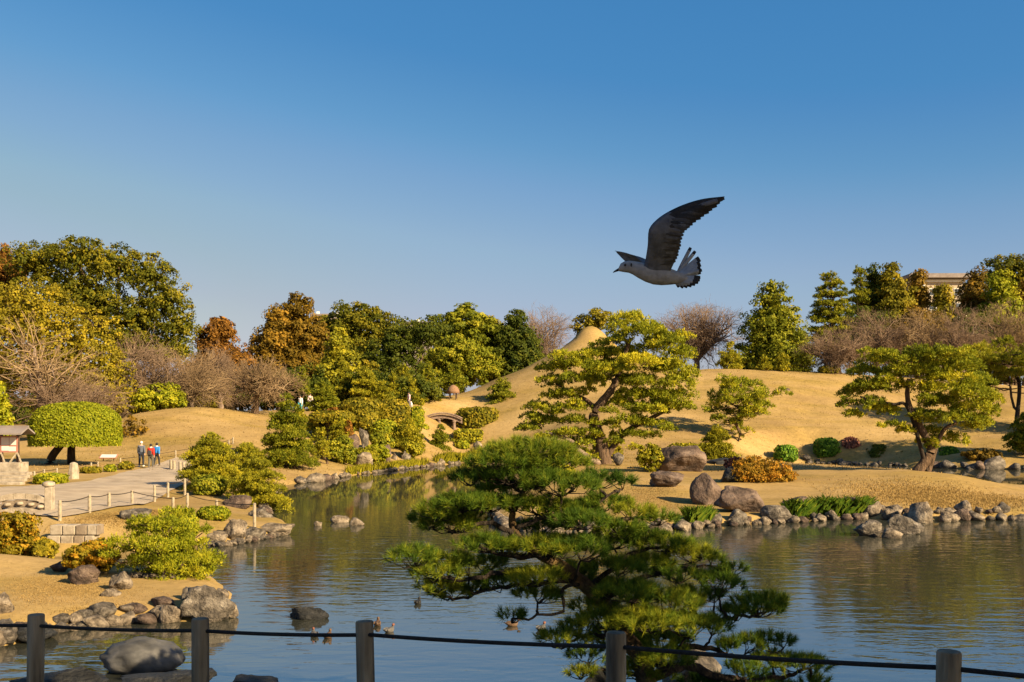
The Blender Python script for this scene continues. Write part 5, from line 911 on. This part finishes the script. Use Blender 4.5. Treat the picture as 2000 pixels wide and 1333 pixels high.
def person(label, base, h, face, top, legs, stride=.22, hat=None, hair=HAIR, pack=None, group='visitors in the garden', lean=0.0, collar=None):
    root = empty('person', base, label, 'person', group); root.rotation_euler = (0, 0, face); k = h / 1.72; q = lambda x, y, z: (x * k, y * k, z * k)   # faces local +y
    st = stride
    B = {'pel': q(0, 0, .93), 'waist': q(0, .01, 1.08), 'chest': q(0, .02 + lean, 1.28), 'neckb': q(0, .02 + lean, 1.44), 'neck': q(0, .03 + lean, 1.50), 'head': q(0, .045 + lean, 1.60), 'crown': q(0, .03 + lean, 1.68), 'nose': q(0, .13 + lean, 1.59)}
    E = [('pel', 'waist'), ('waist', 'chest'), ('chest', 'neckb'), ('neckb', 'neck'), ('neck', 'head'), ('head', 'crown'), ('head', 'nose')]; Rr = dict(pel=.13, waist=.125, chest=.14, neckb=.08, neck=.05, head=.085, crown=.065, nose=.018)
    for s_, sd in ((-1, 'l'), (1, 'r')):
        f = st * s_; B.update({'sh' + sd: q(.17 * s_, .02 + lean, 1.40), 'el' + sd: q(.225 * s_, -.02 - f * .35 + lean * .6, 1.13), 'wr' + sd: q(.235 * s_, .06 - f * .55, .90), 'ha' + sd: q(.235 * s_, .08 - f * .6, .83), 'hip' + sd: q(.09 * s_, 0, .90), 'kn' + sd: q(.095 * s_, .04 + f * .55, .50), 'an' + sd: q(.095 * s_, -.02 + f, .09), 'to' + sd: q(.105 * s_, .15 + f, .035)})
        E += [('neckb', 'sh' + sd), ('sh' + sd, 'el' + sd), ('el' + sd, 'wr' + sd), ('wr' + sd, 'ha' + sd), ('pel', 'hip' + sd), ('hip' + sd, 'kn' + sd), ('kn' + sd, 'an' + sd), ('an' + sd, 'to' + sd)]; Rr.update({'sh' + sd: .058, 'el' + sd: .043, 'wr' + sd: .030, 'ha' + sd: .034, 'hip' + sd: .088, 'kn' + sd: .058, 'an' + sd: .04, 'to' + sd: .036})
        for fi, (dx, ln) in enumerate(((-.025, .075), (-.009, .088), (.008, .082), (.024, .064))):
            n = 'f%d%s' % (fi, sd); B[n] = tuple(np.array(B['ha' + sd]) + np.array(q(.004 * s_, dx + .01, -ln))); E.append(('ha' + sd, n)); Rr[n] = .009
        n = 'th' + sd; B[n] = tuple(np.array(B['wr' + sd]) + np.array(q(-.01 * s_, .055, -.055))); E.append(('wr' + sd, n)); Rr[n] = .011
    def sub(name, keys, mat, add, only=None, sb=2):
        ks = [a for a in B if a in keys]; ix = {a: i for i, a in enumerate(ks)}; return skin_obj(name, [B[a] for a in ks], [(ix[a], ix[b]) for a, b in E if a in ix and b in ix], [Rr[a] * k + add for a in ks], mat, root, ix.get('pel', 0), sb)
    sub('body', set(B), SKIN, 0)
    sub('jacket', {'pel', 'waist', 'chest', 'neckb', 'shl', 'shr', 'ell', 'elr', 'wrl', 'wrr'}, cloth(top), .028); sub('trousers', {'pel', 'hipl', 'hipr', 'knl', 'knr', 'anl', 'anr'}, cloth(legs), .018)
    for sd in 'lr':
        a = np.array(B['to' + sd]); MB().box((a[0], a[1] - .10 * k, .04), (.10, .28, .085)).build('shoe', cloth((.5, .5, .48) if hat else (.06, .055, .05)), root, bevel=.025)
    hd = np.array(B['head']); iv, if_ = ico(3); v = iv * np.array([.098, .112, .115]) * k + hd + [0, -.012, .035 * k]
    if hat: v = v[:, :]; vv = v.copy(); vv[:, 2] = np.maximum(vv[:, 2], hd[2] + .03 * k); put('cap', mesh('cap', vv, if_, cloth(hat), smooth=True), root); MB().box((hd[0], hd[1] + .12 * k, hd[2] + .04 * k), (.15 * k, .12 * k, .012)).build('cap_peak', cloth(hat), root, bevel=.004)
    vv = v.copy(); m = (vv[:, 1] > hd[1] + .03) & (vv[:, 2] < hd[2] + .05 * k); vv[m] = hd + (vv[m] - hd) * .7; vv[:, 2] = np.maximum(vv[:, 2], hd[2] - .06 * k); vv = hd + (vv - hd) * (.96 if hat else 1); put('hair', mesh('hair', vv, if_, hair, smooth=True), root)
    for s_ in (-1, 1): MB().lathe([(.004, -.012), (.014, 0), (.004, .012)], (hd[0] + .033 * s_ * k, hd[1] + .082 * k, hd[2] + .01 * k), 6).build('eye', HAIR, root)
    if collar: MB().lathe([(.085, 0), (.095, .05), (.07, .09)], (0, .02 * k + lean, 1.42 * k), 10).build('collar', cloth(collar), root, smooth=True)
    if pack: MB().box((0, -.2 * k + lean * .5, 1.10 * k), (.30 * k, .14, .36 * k)).build('backpack', cloth(pack), root, bevel=.05)
    return root
def pp(px, py): return hit(px, py)
p0 = pp(276, 912); s0 = 49 / F * p0[1]
person('person in a dark grey jacket and white cap walking away along the path', p0, s0, R(8), (.10, .11, .14), (.025, .03, .045), .2, (.75, .72, .68), hair=cloth((.4, .38, .36)))
p1 = pp(294.5, 915); person('person in a red jacket with a dark pack walking away along the path', p1, 47 / F * p1[1], R(-4), (.65, .035, .02), (.10, .095, .08), .12, pack=(.05, .045, .045), collar=(.6, .57, .5))
p2 = pp(306, 912); person('person in a blue jacket walking beside the one in red', p2, 46 / F * p2[1], R(-8), (.03, .20, .55), (.03, .03, .035), .25, collar=(.6, .6, .6))
def at(px, Y): x = (px - 1000) / F * Y; return (x, Y, g1(x, Y))
person('person in a white top and turquoise trousers standing beside the rounded layered pine', at(587, 97), 1.7, R(150), (.75, .73, .70), (.05, .45, .55), .05)
person('person in pale clothes half hidden by the rounded layered pine', at(606, 104), 1.6, R(200), (.7, .5, .45), (.3, .28, .26), .08)
person('person in a pale pink top near the wooden arch bridge', at(799, 107), 1.65, R(120), (.7, .45, .48), (.2, .2, .25), .1)
person('person in white crouched over beside the one in pale pink', at(804, 106), 1.2, R(110), (.75, .73, .68), (.5, .48, .45), .12, lean=.12)
person('person in blue walking far behind the left grass mound', at(452, 112), 1.7, R(90), (.12, .22, .5), (.04, .04, .06), .2)
person('person in orange walking far behind the left grass mound', at(460, 114), 1.6, R(90), (.7, .25, .05), (.06, .05, .05), .2)
# ------------------------------------------------------------------ ducks
DK = {n: solid('duck_' + n, c, 12, .7, .2, 40) for n, c in dict(brown=[(.06, .035, .02), (.14, .085, .05)], pale=[(.07, .065, .06), (.13, .12, .11)], dark=[(.01, .01, .01), (.03, .028, .025)], chest=[(.14, .05, .03), (.20, .08, .05)], bill=[(.05, .06, .07), (.09, .10, .11)]).items()}
def loft(secs, n=12):
    """secs = [(centre, half width, half height, (up vector optional))] along x"""
    V = []; Fc = []
    for c, hw, hh in secs:
        for k in range(n):
            a = 2 * math.pi * k / n; V.append((c[0], c[1] + hw * math.cos(a), c[2] + hh * math.sin(a)))
    for i in range(len(secs) - 1):
        for k in range(n): a, b = i * n + k, i * n + (k + 1) % n; Fc.append((a, b, b + n, a + n))
    Fc += [tuple(range(n - 1, -1, -1)), tuple(range((len(secs) - 1) * n, len(secs) * n))]; return V, Fc
def duck(label, px, py, face, kind, sc=.9):
    sc *= .8
    x, y = W(px, py); r = empty('duck', (x, y, 0), label, 'duck', 'ducks swimming on the pond'); r.rotation_euler = (0, 0, face); r.scale = (sc, sc, sc); bm = {'drake': DK['pale'], 'hen': DK['brown'], 'tufted': DK['dark']}[kind]; hm = {'drake': DK['chest'], 'hen': DK['brown'], 'tufted': DK['dark']}[kind]
    V, Fc = loft([((-.205, 0, .085), .006, .004), ((-.16, 0, .072), .045, .022), ((-.10, 0, .05), .078, .052), ((0, 0, .04), .092, .072), ((.09, 0, .045), .080, .07), ((.14, 0, .07), .052, .055), ((.152, 0, .10), .036, .036), ((.156, 0, .125), .034, .03), ((.168, 0, .15), .034, .032), ((.182, 0, .168), .022, .02), ((.187, 0, .177), .006, .005)])
    MB().add(V, Fc).build('body', [bm], r, smooth=True)
    iv, if_ = ico(2); put('head', mesh('head', iv * [.045, .035, .037] + [.172, 0, .155], if_, hm, smooth=True), r); MB().add(*loft([((.20, 0, .15), .014, .013), ((.23, 0, .143), .016, .007), ((.25, 0, .14), .010, .003)], 8)).build('bill', DK['bill'], r, smooth=True)
    for s_ in (-1, 1): put('wing', mesh('wing', iv * [.12, .022, .042] + [-.04, .072 * s_, .075], if_, DK['dark'] if kind == 'tufted' else DK['brown'] if kind == 'hen' else DK['pale'], smooth=True), r); put('eye', mesh('eye', iv * .006 + [.187, .031 * s_, .165], if_, DK['dark'], smooth=True), r)
    V, Fc = loft([((-.17, 0, .08), .03, .012), ((-.24, 0, .105), .012, .003)], 6); MB().add(V, Fc).build('tail', DK['dark'], r)
duck('brown duck swimming past the near pine bough', 1000, 1223, R(5), 'hen', .95)
duck('grey and brown drake under the lowest bough tip of the near pine', 1057, 1231, R(60), 'drake', .95)
duck('pale drake swimming right of the middle fence post', 760, 1235, R(60), 'drake', .95)
duck('dark duck alone on the open water left of the near pine', 816, 1180, R(80), 'tufted', .95)
duck('brown duck behind the top of the middle fence post', 737, 1222, R(90), 'hen', .95)
duck('red headed duck near the rope, nearer the flat black rock', 614, 1243, R(110), 'drake', .95)
duck('brown duck at the rope beside the red headed duck', 640, 1246, R(80), 'hen', .95)
# ------------------------------------------------------------------ gull in flight
GW = solid('gull_white', [(.19, .195, .20), (.32, .325, .33)], 30, .85, .3, 70); GG = solid('gull_grey', [(.06, .067, .085), (.13, .142, .17)], 26, .8, .4, 60); GG2 = solid('gull_slate', [(.03, .032, .038), (.07, .073, .082)], 26, .8, .4, 60); GD = solid('gull_dark', [(.010, .010, .012), (.028, .028, .03)], 30, .75, .3, 80); GT = solid('gull_tail', [(.19, .22, .27), (.30, .34, .40)], 30, .8, .2, 60)
def gull():
    Yg = 4.7; s = Yg / F; o0 = P(1285, 540, Yg); root = empty('gull', o0, 'grey and white gull in flight with one dark wing raised and tail fanned', 'gull')
    G = lambda px, py, w_=0: P(px, py, Yg - w_ * s) - o0
    secs = [(1208, 527, 3.2, 3.0), (1212, 523, 8, 8.2), (1220, 521.5, 11, 11.8), (1228, 521.5, 12, 12.4), (1236, 523.5, 13.5, 13), (1246, 527.5, 16, 15), (1260, 532.5, 18.5, 18.2), (1276, 537.5, 19, 20.5), (1292, 539, 19, 20.3), (1308, 540.5, 16.5, 17.8), (1322, 542.5, 13, 14), (1336, 544, 10, 10.5), (1350, 546.5, 7, 7), (1360, 549, 3, 3)]
    n = 18; V = []; Fc = []; mi = []
    for px, py, hh, _ in secs:
        for k in range(n): a = 2 * math.pi * k / n; V.append(G(px, py - hh * math.sin(a), hh * .92 * math.cos(a)))
    for i in range(len(secs) - 1):
        for k in range(n): a, b = i * n + k, i * n + (k + 1) % n; Fc.append((a, b, b + n, a + n)); mi.append(0)
    def wing(LE, TE, thick, dark_from, m=9, seg=7):
        le = smooth_pts(np.array([G(*p) for p in LE]), 5); te = smooth_pts(np.array([G(*p) for p in TE]), 5); N_ = 34; le, te = resample(le, N_), resample(te, N_); base = len(V)
        for i in range(N_):
            ch = te[i] - le[i]; sp = (le[min(i + 1, N_ - 1)] - le[max(i - 1, 0)]); nn = np.cross(ch, sp); nn /= np.linalg.norm(nn) + 1e-9; f = 1 - .75 * i / N_
            for k in range(m): t = k / (m - 1); V.append(le[i] + ch * t + nn * s * (thick * f * (math.sin(min(1, t * 3) * 1.57) * (1 - t) + .1) + 2.5 * math.sin(t * math.pi)))
            for k in range(m - 2, 0, -1): t = k / (m - 1); V.append(le[i] + ch * t - nn * s * (thick * f * .5 * (math.sin(min(1, t * 3) * 1.57) * (1 - t) + .1) - 2.5 * math.sin(t * math.pi)))
        R_ = 2 * m - 2
        for i in range(N_ - 1):
            for k in range(R_):
                a, b = base + i * R_ + k, base + i * R_ + (k + 1) % R_; Fc.append((a, b, b + R_, a + R_)); t = k if k < m else R_ - k
                u = i / N_ + .06 * (t / m); mi.append(2 if u > dark_from else 1)
        Fc.append(tuple(range(base, base + R_))[:4]); mi.append(0); return le, te
    le, te = wing([(1256, 527, 8), (1261, 505, 20), (1265, 478, 40), (1266, 455, 54), (1270, 443, 56), (1284, 428, 54), (1305, 414, 48), (1335, 400, 42), (1372, 389, 36), (1414, 384, 30)], [(1309, 530, 10), (1318, 510, 18), (1325, 488, 34), (1329, 470, 46), (1333, 456, 48), (1342, 445, 46), (1356, 434, 42), (1374, 421, 37), (1394, 406, 33), (1414, 387, 30)], 5, .50)
    le2, te2 = wing([(1258, 522, -12), (1246, 505, -50), (1228, 496, -95), (1210, 491.5, -130), (1200, 491, -150)], [(1296, 524, -12), (1272, 514, -50), (1250, 514, -95), (1226, 514, -125), (1204, 494, -150)], 3, .99)
    me = bpy.data.meshes.new('body'); me.from_pydata([tuple(map(float, v)) for v in V], [], [tuple(map(int, f)) for f in Fc])
    for m in (GW, GG, GD): me.materials.append(m)
    me.polygons.foreach_set('material_index', mi); me.polygons.foreach_set('use_smooth', [True] * len(Fc)); me.update(); put('body', me, root)
    def feather(name, a, b, wd, mats, tip=.0, nvec=(0, -1, 0), par=None, curve=.06):
        off = np.array([0, -2.6 * s, 0]) if 'tail' not in name else np.zeros(3); a, b = np.asarray(a) + off * 1.6, np.asarray(b) + off * .5; d = b - a; L = np.linalg.norm(d); d /= L; sd = np.cross(d, nvec); sd /= np.linalg.norm(sd); nn = np.cross(sd, d); V2 = []; F2 = []; m2 = []; K_ = 9
        prof = [.4, .75, .95, 1, 1, 1, .95, .8, .4] if 'tail' not in name else [.45, .8, .95, 1, 1, 1, .98, .95, .75]
        for i in range(K_):
            t = i / (K_ - 1); c = a + d * L * t + nn * L * curve * math.sin(t * math.pi)
            for e in (-1, 0, 1): V2.append(c + sd * e * wd * prof[i] * s + nn * (abs(e) - 1) * -.35 * s)
        for i in range(K_ - 1):
            for e in range(2): q = i * 3 + e; F2.append((q, q + 1, q + 4, q + 3)); m2.append(1 if (i + .5) / (K_ - 1) > 1 - tip else 0)
        o = MB(); o.add(V2, F2); o.m = m2; f = o.build(name, mats, root, smooth=True); mod = f.modifiers.new('thick', 'SOLIDIFY'); mod.thickness = .6 * s; return f
    rg = np.random.default_rng(3)
    at_ = lambda u, f: (lambda k, w2: (le[k] * (1 - w2) + le[k + 1] * w2) * (1 - f) + (te[k] * (1 - w2) + te[k + 1] * w2) * f)(min(32, int(u * 33)), u * 33 - min(32, int(u * 33)))
    GM = [GD, GD, GG2, GD, GD, GG2, GD, GD, GD, GG]
    for i in range(10):                                             # primaries lie along the hand and overlap towards the tip
        t = i / 9; tip = at_(.50 + .48 * t, 1.0); tip = tip + (tip - at_(.44 + .3 * t, .3)) * (.035 + .03 * (i % 2)); feather('primary_feather', at_(.40 + .33 * t, .30 + .1 * t), tip, 4.4, [GM[i], GD], .25, curve=.03)
    for i in range(13):
        u = .06 + .44 * i / 12; tip = at_(u + .05, 1.0); feather('secondary_feather', at_(u, .45), tip + (tip - at_(u, .45)) * (.05 + .02 * (i % 3)), 4.8, [GG if i % 2 else GG2, GG2], .3, curve=.03)
    for tx, ty, w_ in [(1349, 484, -8), (1358, 491, -5), (1365, 503, -3), (1368, 508, -1), (1367, 513, 1), (1369, 518, 2), (1368, 523, 3), (1371, 528, 4), (1369, 533, 3)]:
        feather('tail_feather', G(1322, 539 + (ty - 510) * .12, w_ * .3), G(tx, ty, w_), 3.7, [GT, GD], .15)
    for tx, ty, w_ in [(1368, 542, 5), (1367, 547, 6), (1364, 552, 8), (1358, 556, 8), (1351, 559, 7), (1343, 561, 5), (1335, 562, 2), (1327, 561, 0)]: feather('tail_feather', G(1318, 546, 2), G(tx, ty, w_), 4.2, [GT, GD], .24)
    MB().tube([G(1211, 526), G(1204, 529), G(1200, 531), G(1197, 533)], np.array([3.4, 2.2, 1.5, .4]) * s, 8).build('beak', GD, root, smooth=True)
    iv, if_ = ico(2); put('eye', mesh('eye', iv * np.array([2.4, 1.2, 2.8]) * s + G(1221, 518, 10.2), if_, GD, smooth=True), root); put('ear_patch', mesh('ear_patch', iv * np.array([2.0, 1.5, 5]) * s + G(1233, 519, 10.6), if_, GD, smooth=True), root)
gull()
# ------------------------------------------------------------------ the near pine behind the fence
def near_pine():
    Y0 = 12.0; rg = np.random.default_rng(2024); bx = P(1275, 0, Y0)[0]; root = empty('near_pine', (bx, Y0 - .3, g1(bx, Y0 - .3)), 'dark near pine with long needle tufts leaning over the water behind the rope', 'pine tree'); o0 = np.array(root.location[:])
    # pads: px, py of the underside middle, half width, height, depth shift
    PADS = [(1030, 880, 80, 30, 0), (985, 905, 68, 26, -.2), (1080, 905, 62, 28, .2), (1010, 930, 85, 24, 0), (920, 935, 34, 24, -.1), (1095, 950, 68, 34, -.2), (1170, 938, 36, 26, .1), (1215, 945, 26, 20, .3), (1000, 955, 60, 22, .4),
            (960, 985, 60, 26, -.1), (905, 985, 52, 24, -.3), (860, 1000, 45, 28, -.2), (1050, 990, 66, 28, .2), (1115, 1000, 50, 26, .2), (840, 1018, 38, 20, .1), (905, 1010, 46, 22, .2), (880, 1028, 52, 20, 0), (1180, 985, 46, 26, .3), (1235, 1000, 36, 24, .2), (1285, 1015, 34, 20, .3), (1135, 1020, 52, 24, -.3), (1060, 1030, 46, 18, .4),
            (950, 1065, 56, 26, -.1), (1010, 1070, 48, 24, .2), (1075, 1070, 66, 30, -.2), (1135, 1075, 48, 38, -.4), (1210, 1035, 46, 24, .1), (1200, 1060, 50, 22, .4), (1250, 1050, 46, 22, .3), (1300, 1065, 48, 24, .2), (1350, 1085, 42, 26, .2), (1390, 1095, 24, 18, .2),
            (805, 1090, 46, 30, -.3), (872, 1095, 42, 20, 0), (855, 1120, 46, 26, -.2), (915, 1110, 32, 24, .1), (850, 1148, 36, 18, -.1), (880, 1158, 40, 20, .2), (925, 1150, 26, 20, .2), (955, 1100, 34, 20, .4), (980, 1135, 50, 24, .1), (1045, 1130, 52, 28, -.3), (1050, 1165, 44, 22, -.1), (1110, 1115, 40, 20, .5), (1120, 1130, 40, 22, .5), (1205, 1110, 52, 24, -.1),
            (1265, 1100, 46, 24, .3), (1330, 1125, 48, 24, .1), (1400, 1140, 46, 40, .1), (1430, 1115, 22, 18, .2), (1180, 1150, 46, 22, .2), (1235, 1160, 62, 32, -.4), (1300, 1180, 64, 34, -.2), (1350, 1165, 44, 26, .3), (1395, 1165, 20, 20, .2), (1480, 1185, 54, 40, .1), (1510, 1175, 22, 24, .0), (1435, 1200, 36, 22, .3),
            (1000, 1205, 22, 20, -.2), (1160, 1185, 40, 24, .1), (1185, 1215, 56, 32, -.3), (1260, 1215, 66, 34, -.5), (1340, 1225, 60, 40, -.4), (1390, 1225, 36, 30, 0), (1100, 1250, 44, 30, -.2), (1130, 1230, 36, 26, 0), (1205, 1250, 50, 30, .3), (1290, 1255, 56, 28, .2),
            (1455, 1262, 36, 28, .1), (1500, 1250, 18, 14, .2), (1530, 1255, 16, 18, .2), (1420, 1265, 18, 16, .1), (1560, 1300, 52, 24, 0), (1510, 1290, 34, 22, .2), (1455, 1310, 38, 24, -.1), (1305, 1290, 50, 28, -.3), (1150, 1280, 34, 30, -.1), (1135, 1315, 30, 20, -.2), (1250, 1310, 60, 30, .1), (1590, 1335, 30, 14, .1), (1500, 1345, 60, 20, .1), (1380, 1340, 50, 24, .2)]
    trunk = smooth_pts([[bx + .05, Y0 - .3, g1(bx, Y0 - .3) - .2], P(1262, 1330, Y0 - .1), P(1225, 1250, Y0), P(1170, 1170, Y0 + .05), P(1115, 1120, Y0), P(1060, 1085, Y0 - .05), P(1015, 1055, Y0), P(1000, 1010, Y0 + .05), P(1022, 960, Y0), P(1035, 905, Y0)], 6)
    V, Fc = tube(trunk, np.linspace(.125, .02, len(trunk)) * (1 + .07 * np.sin(np.arange(len(trunk)) * 1.3)), 10, False); put('trunk', mesh('trunk', V - o0, np.array(Fc), BARKL, smooth=True), root)
    limbs = {}
    def limb(pts, r0, r1=.012):
        p = smooth_pts([P(a, b, Y0 + c) for a, b, c in pts], 5); p[1:-1] += rg.normal(0, .012, (len(p) - 2, 3)); V, Fc = tube(p, np.linspace(r0, r1, len(p)), 7, False); put('branch', mesh('branch', V - o0, np.array(Fc), BARKD, smooth=True), root); return p
    LM = [limb([(1262, 1330, -.1), (1340, 1300, -.1), (1400, 1322, 0), (1470, 1330, 0), (1540, 1320, 0), (1590, 1300, 0)], .07), limb([(1250, 1310, -.1), (1330, 1265, 0), (1400, 1270, .1), (1450, 1285, .1), (1520, 1275, .1)], .045), limb([(1215, 1235, 0), (1290, 1205, 0), (1380, 1215, .1), (1440, 1205, .1), (1500, 1195, .1)], .05),
          limb([(1170, 1170, 0), (1250, 1130, .1), (1330, 1110, .1), (1385, 1105, .2)], .05), limb([(1150, 1150, 0), (1230, 1085, .2), (1300, 1070, .2), (1370, 1090, .2)], .035), limb([(1060, 1085, 0), (1140, 1050, .1), (1230, 1010, .2), (1290, 1020, .3)], .04), limb([(1010, 1030, 0), (1080, 1005, -.1), (1140, 1000, 0), (1200, 960, .1)], .03),
          limb([(1060, 1085, 0), (990, 1085, -.1), (930, 1065, -.1)], .045), limb([(1005, 1050, 0), (950, 1020, -.1), (900, 1040, -.1), (865, 1030, -.1)], .035), limb([(1000, 1000, 0), (950, 975, -.1), (905, 990, -.2), (860, 1005, -.2)], .028), limb([(1015, 960, 0), (975, 935, -.1), (930, 940, -.1)], .022), limb([(1020, 960, 0), (1070, 930, .1), (1120, 955, -.1)], .022),
          limb([(1110, 1118, 0), (1010, 1110, -.1), (930, 1130, -.2), (850, 1125, -.3), (810, 1100, -.3)], .04), limb([(1130, 1135, 0), (1040, 1140, -.1), (960, 1150, 0), (900, 1170, .1), (850, 1160, -.1)], .034), limb([(1140, 1140, 0), (1100, 1150, -.2), (1095, 1190, -.3), (1050, 1205, -.3), (1000, 1208, -.2)], .024), limb([(1225, 1250, 0), (1170, 1240, -.1), (1110, 1255, -.2)], .03), limb([(1255, 1320, -.1), (1190, 1310, -.1), (1140, 1315, -.2)], .03)]
    allp = np.vstack([trunk] + LM)
    for k, (px, py, hw, hh, dy) in enumerate(PADS):
        c = P(px, py + hh * .45, Y0 + dy); s = (Y0 + dy) / F; rx, rz = hw * s * 1.22, hh * s * 1.32; ry = max(.16, min(rx * .95, .46)); st = allp[np.argmin(np.linalg.norm(allp - (c - [0, 0, .06]), axis=1))]
        bits = []; hub = c - np.array([0, 0, .02]); bits.append(tube(limb_pts(st, hub, rg, 6, .05, .05), np.linspace(.02, .011, 6), 5, False)); nt_ = max(16, int(rx * ry * 480))
        a = rg.uniform(0, 2 * math.pi, nt_); q = np.sqrt(rg.random(nt_)); T = c + np.stack([np.cos(a) * q * rx * .92, np.sin(a) * q * ry * .92, rz * (.15 + .62 * np.sqrt(1 - q * q) * rg.uniform(.5, 1, nt_))], 1)
        for j in range(0, nt_, 6): bits.append(tube(limb_pts(hub, T[j], rg, 4, .10, .06), np.linspace(.009, .004, 4), 3, False))
        # shoots at each tip: bottle-brush needles sweeping up and out
        m = 60; Od = nrm(np.stack([np.cos(a) * q * .75, np.sin(a) * q * .6, .75 + 0 * q], 1) + rg.normal(0, .18, (nt_, 3))); S = np.repeat(T, m, 0); A_ = np.repeat(Od, m, 0); u = rg.random((nt_ * m, 1)); C = S + A_ * (u - .35) * .085; D = nrm(A_ * rg.uniform(.35, 1.2, (nt_ * m, 1)) + sph(nt_ * m, rg) * .72); ln = rg.uniform(.065, .115, (nt_ * m, 1)); wd = nrm(np.cross(D, sph(nt_ * m, rg))) * .0032
        V = np.stack([C - wd, C + wd, C + D * ln], 1).reshape(-1, 3); Ti = np.repeat(np.repeat(np.clip(rg.normal(.5, .12) + rg.normal(0, .1, nt_), 0, 1), m) + rg.normal(0, .1, nt_ * m), 3)
        put('needle_pad', mesh('needle_pad', V - o0, np.arange(len(V)).reshape(-1, 3), PAL['dpine'], Ti), root)
        V, Fc = join(bits); put('twig', mesh('twig', V - o0, Fc, BARKD), root)
BARKL = solid('bark_lichen', [(.03, .02, .012), (.12, .07, .03), (.30, .21, .05)], 4, .9, .9, 14)
near_pine()
# ------------------------------------------------------------------ tall evergreens on the camera's own bank, whose shade falls on the fence
def shade_tree(label, x, y, h, rr, seed, cover=.9, fill=.4):
    rg = np.random.default_rng(seed); z = g1(x, y); root = empty('bank_tree', (x, y, z), label, 'tree', 'evergreens on the near bank'); E = []
    for i in range(7): a = rg.uniform(0, 6.3); E.append((np.array([x + math.cos(a) * rr * .45, y + math.sin(a) * rr * .45, z + h * rg.uniform(.45, .85)]), np.array([rr * .6, rr * .6, h * .16])))
    E.append((np.array([x, y, z + h * .65]), np.array([rr * .7, rr * .7, h * .3]))); V, Fc, Ti = clump_crown(E, .7, 26, cover, .17, rg, fill=fill, back=0); put('crown', mesh('crown', local(V, root), Fc, PAL['camphor'], Ti), root); V, Fc = tube(limb_pts((x, y, z - .2), (x, y, z + h * .8), rg, 6, 0, .02), np.linspace(.35, .08, 6), 8, False); put('trunk', mesh('trunk', local(V, root), np.array(Fc), BARK, smooth=True), root)
shade_tree('tall evergreen on the near bank to the right of the fence', 7.5, -1.5, 12, 3.6, 1, 1.1)
shade_tree('tall evergreen on the near bank farther right', 13.0, 0.5, 8.7, 3.8, 2, .6, 0)
shade_tree('tall evergreen behind the viewing place', 12.0, -6.5, 15, 4.2, 3, 1.0)
shade_tree('tall evergreen at the far end of the near bank', 18.5, 0.0, 8.7, 3.8, 4, .45, 0)
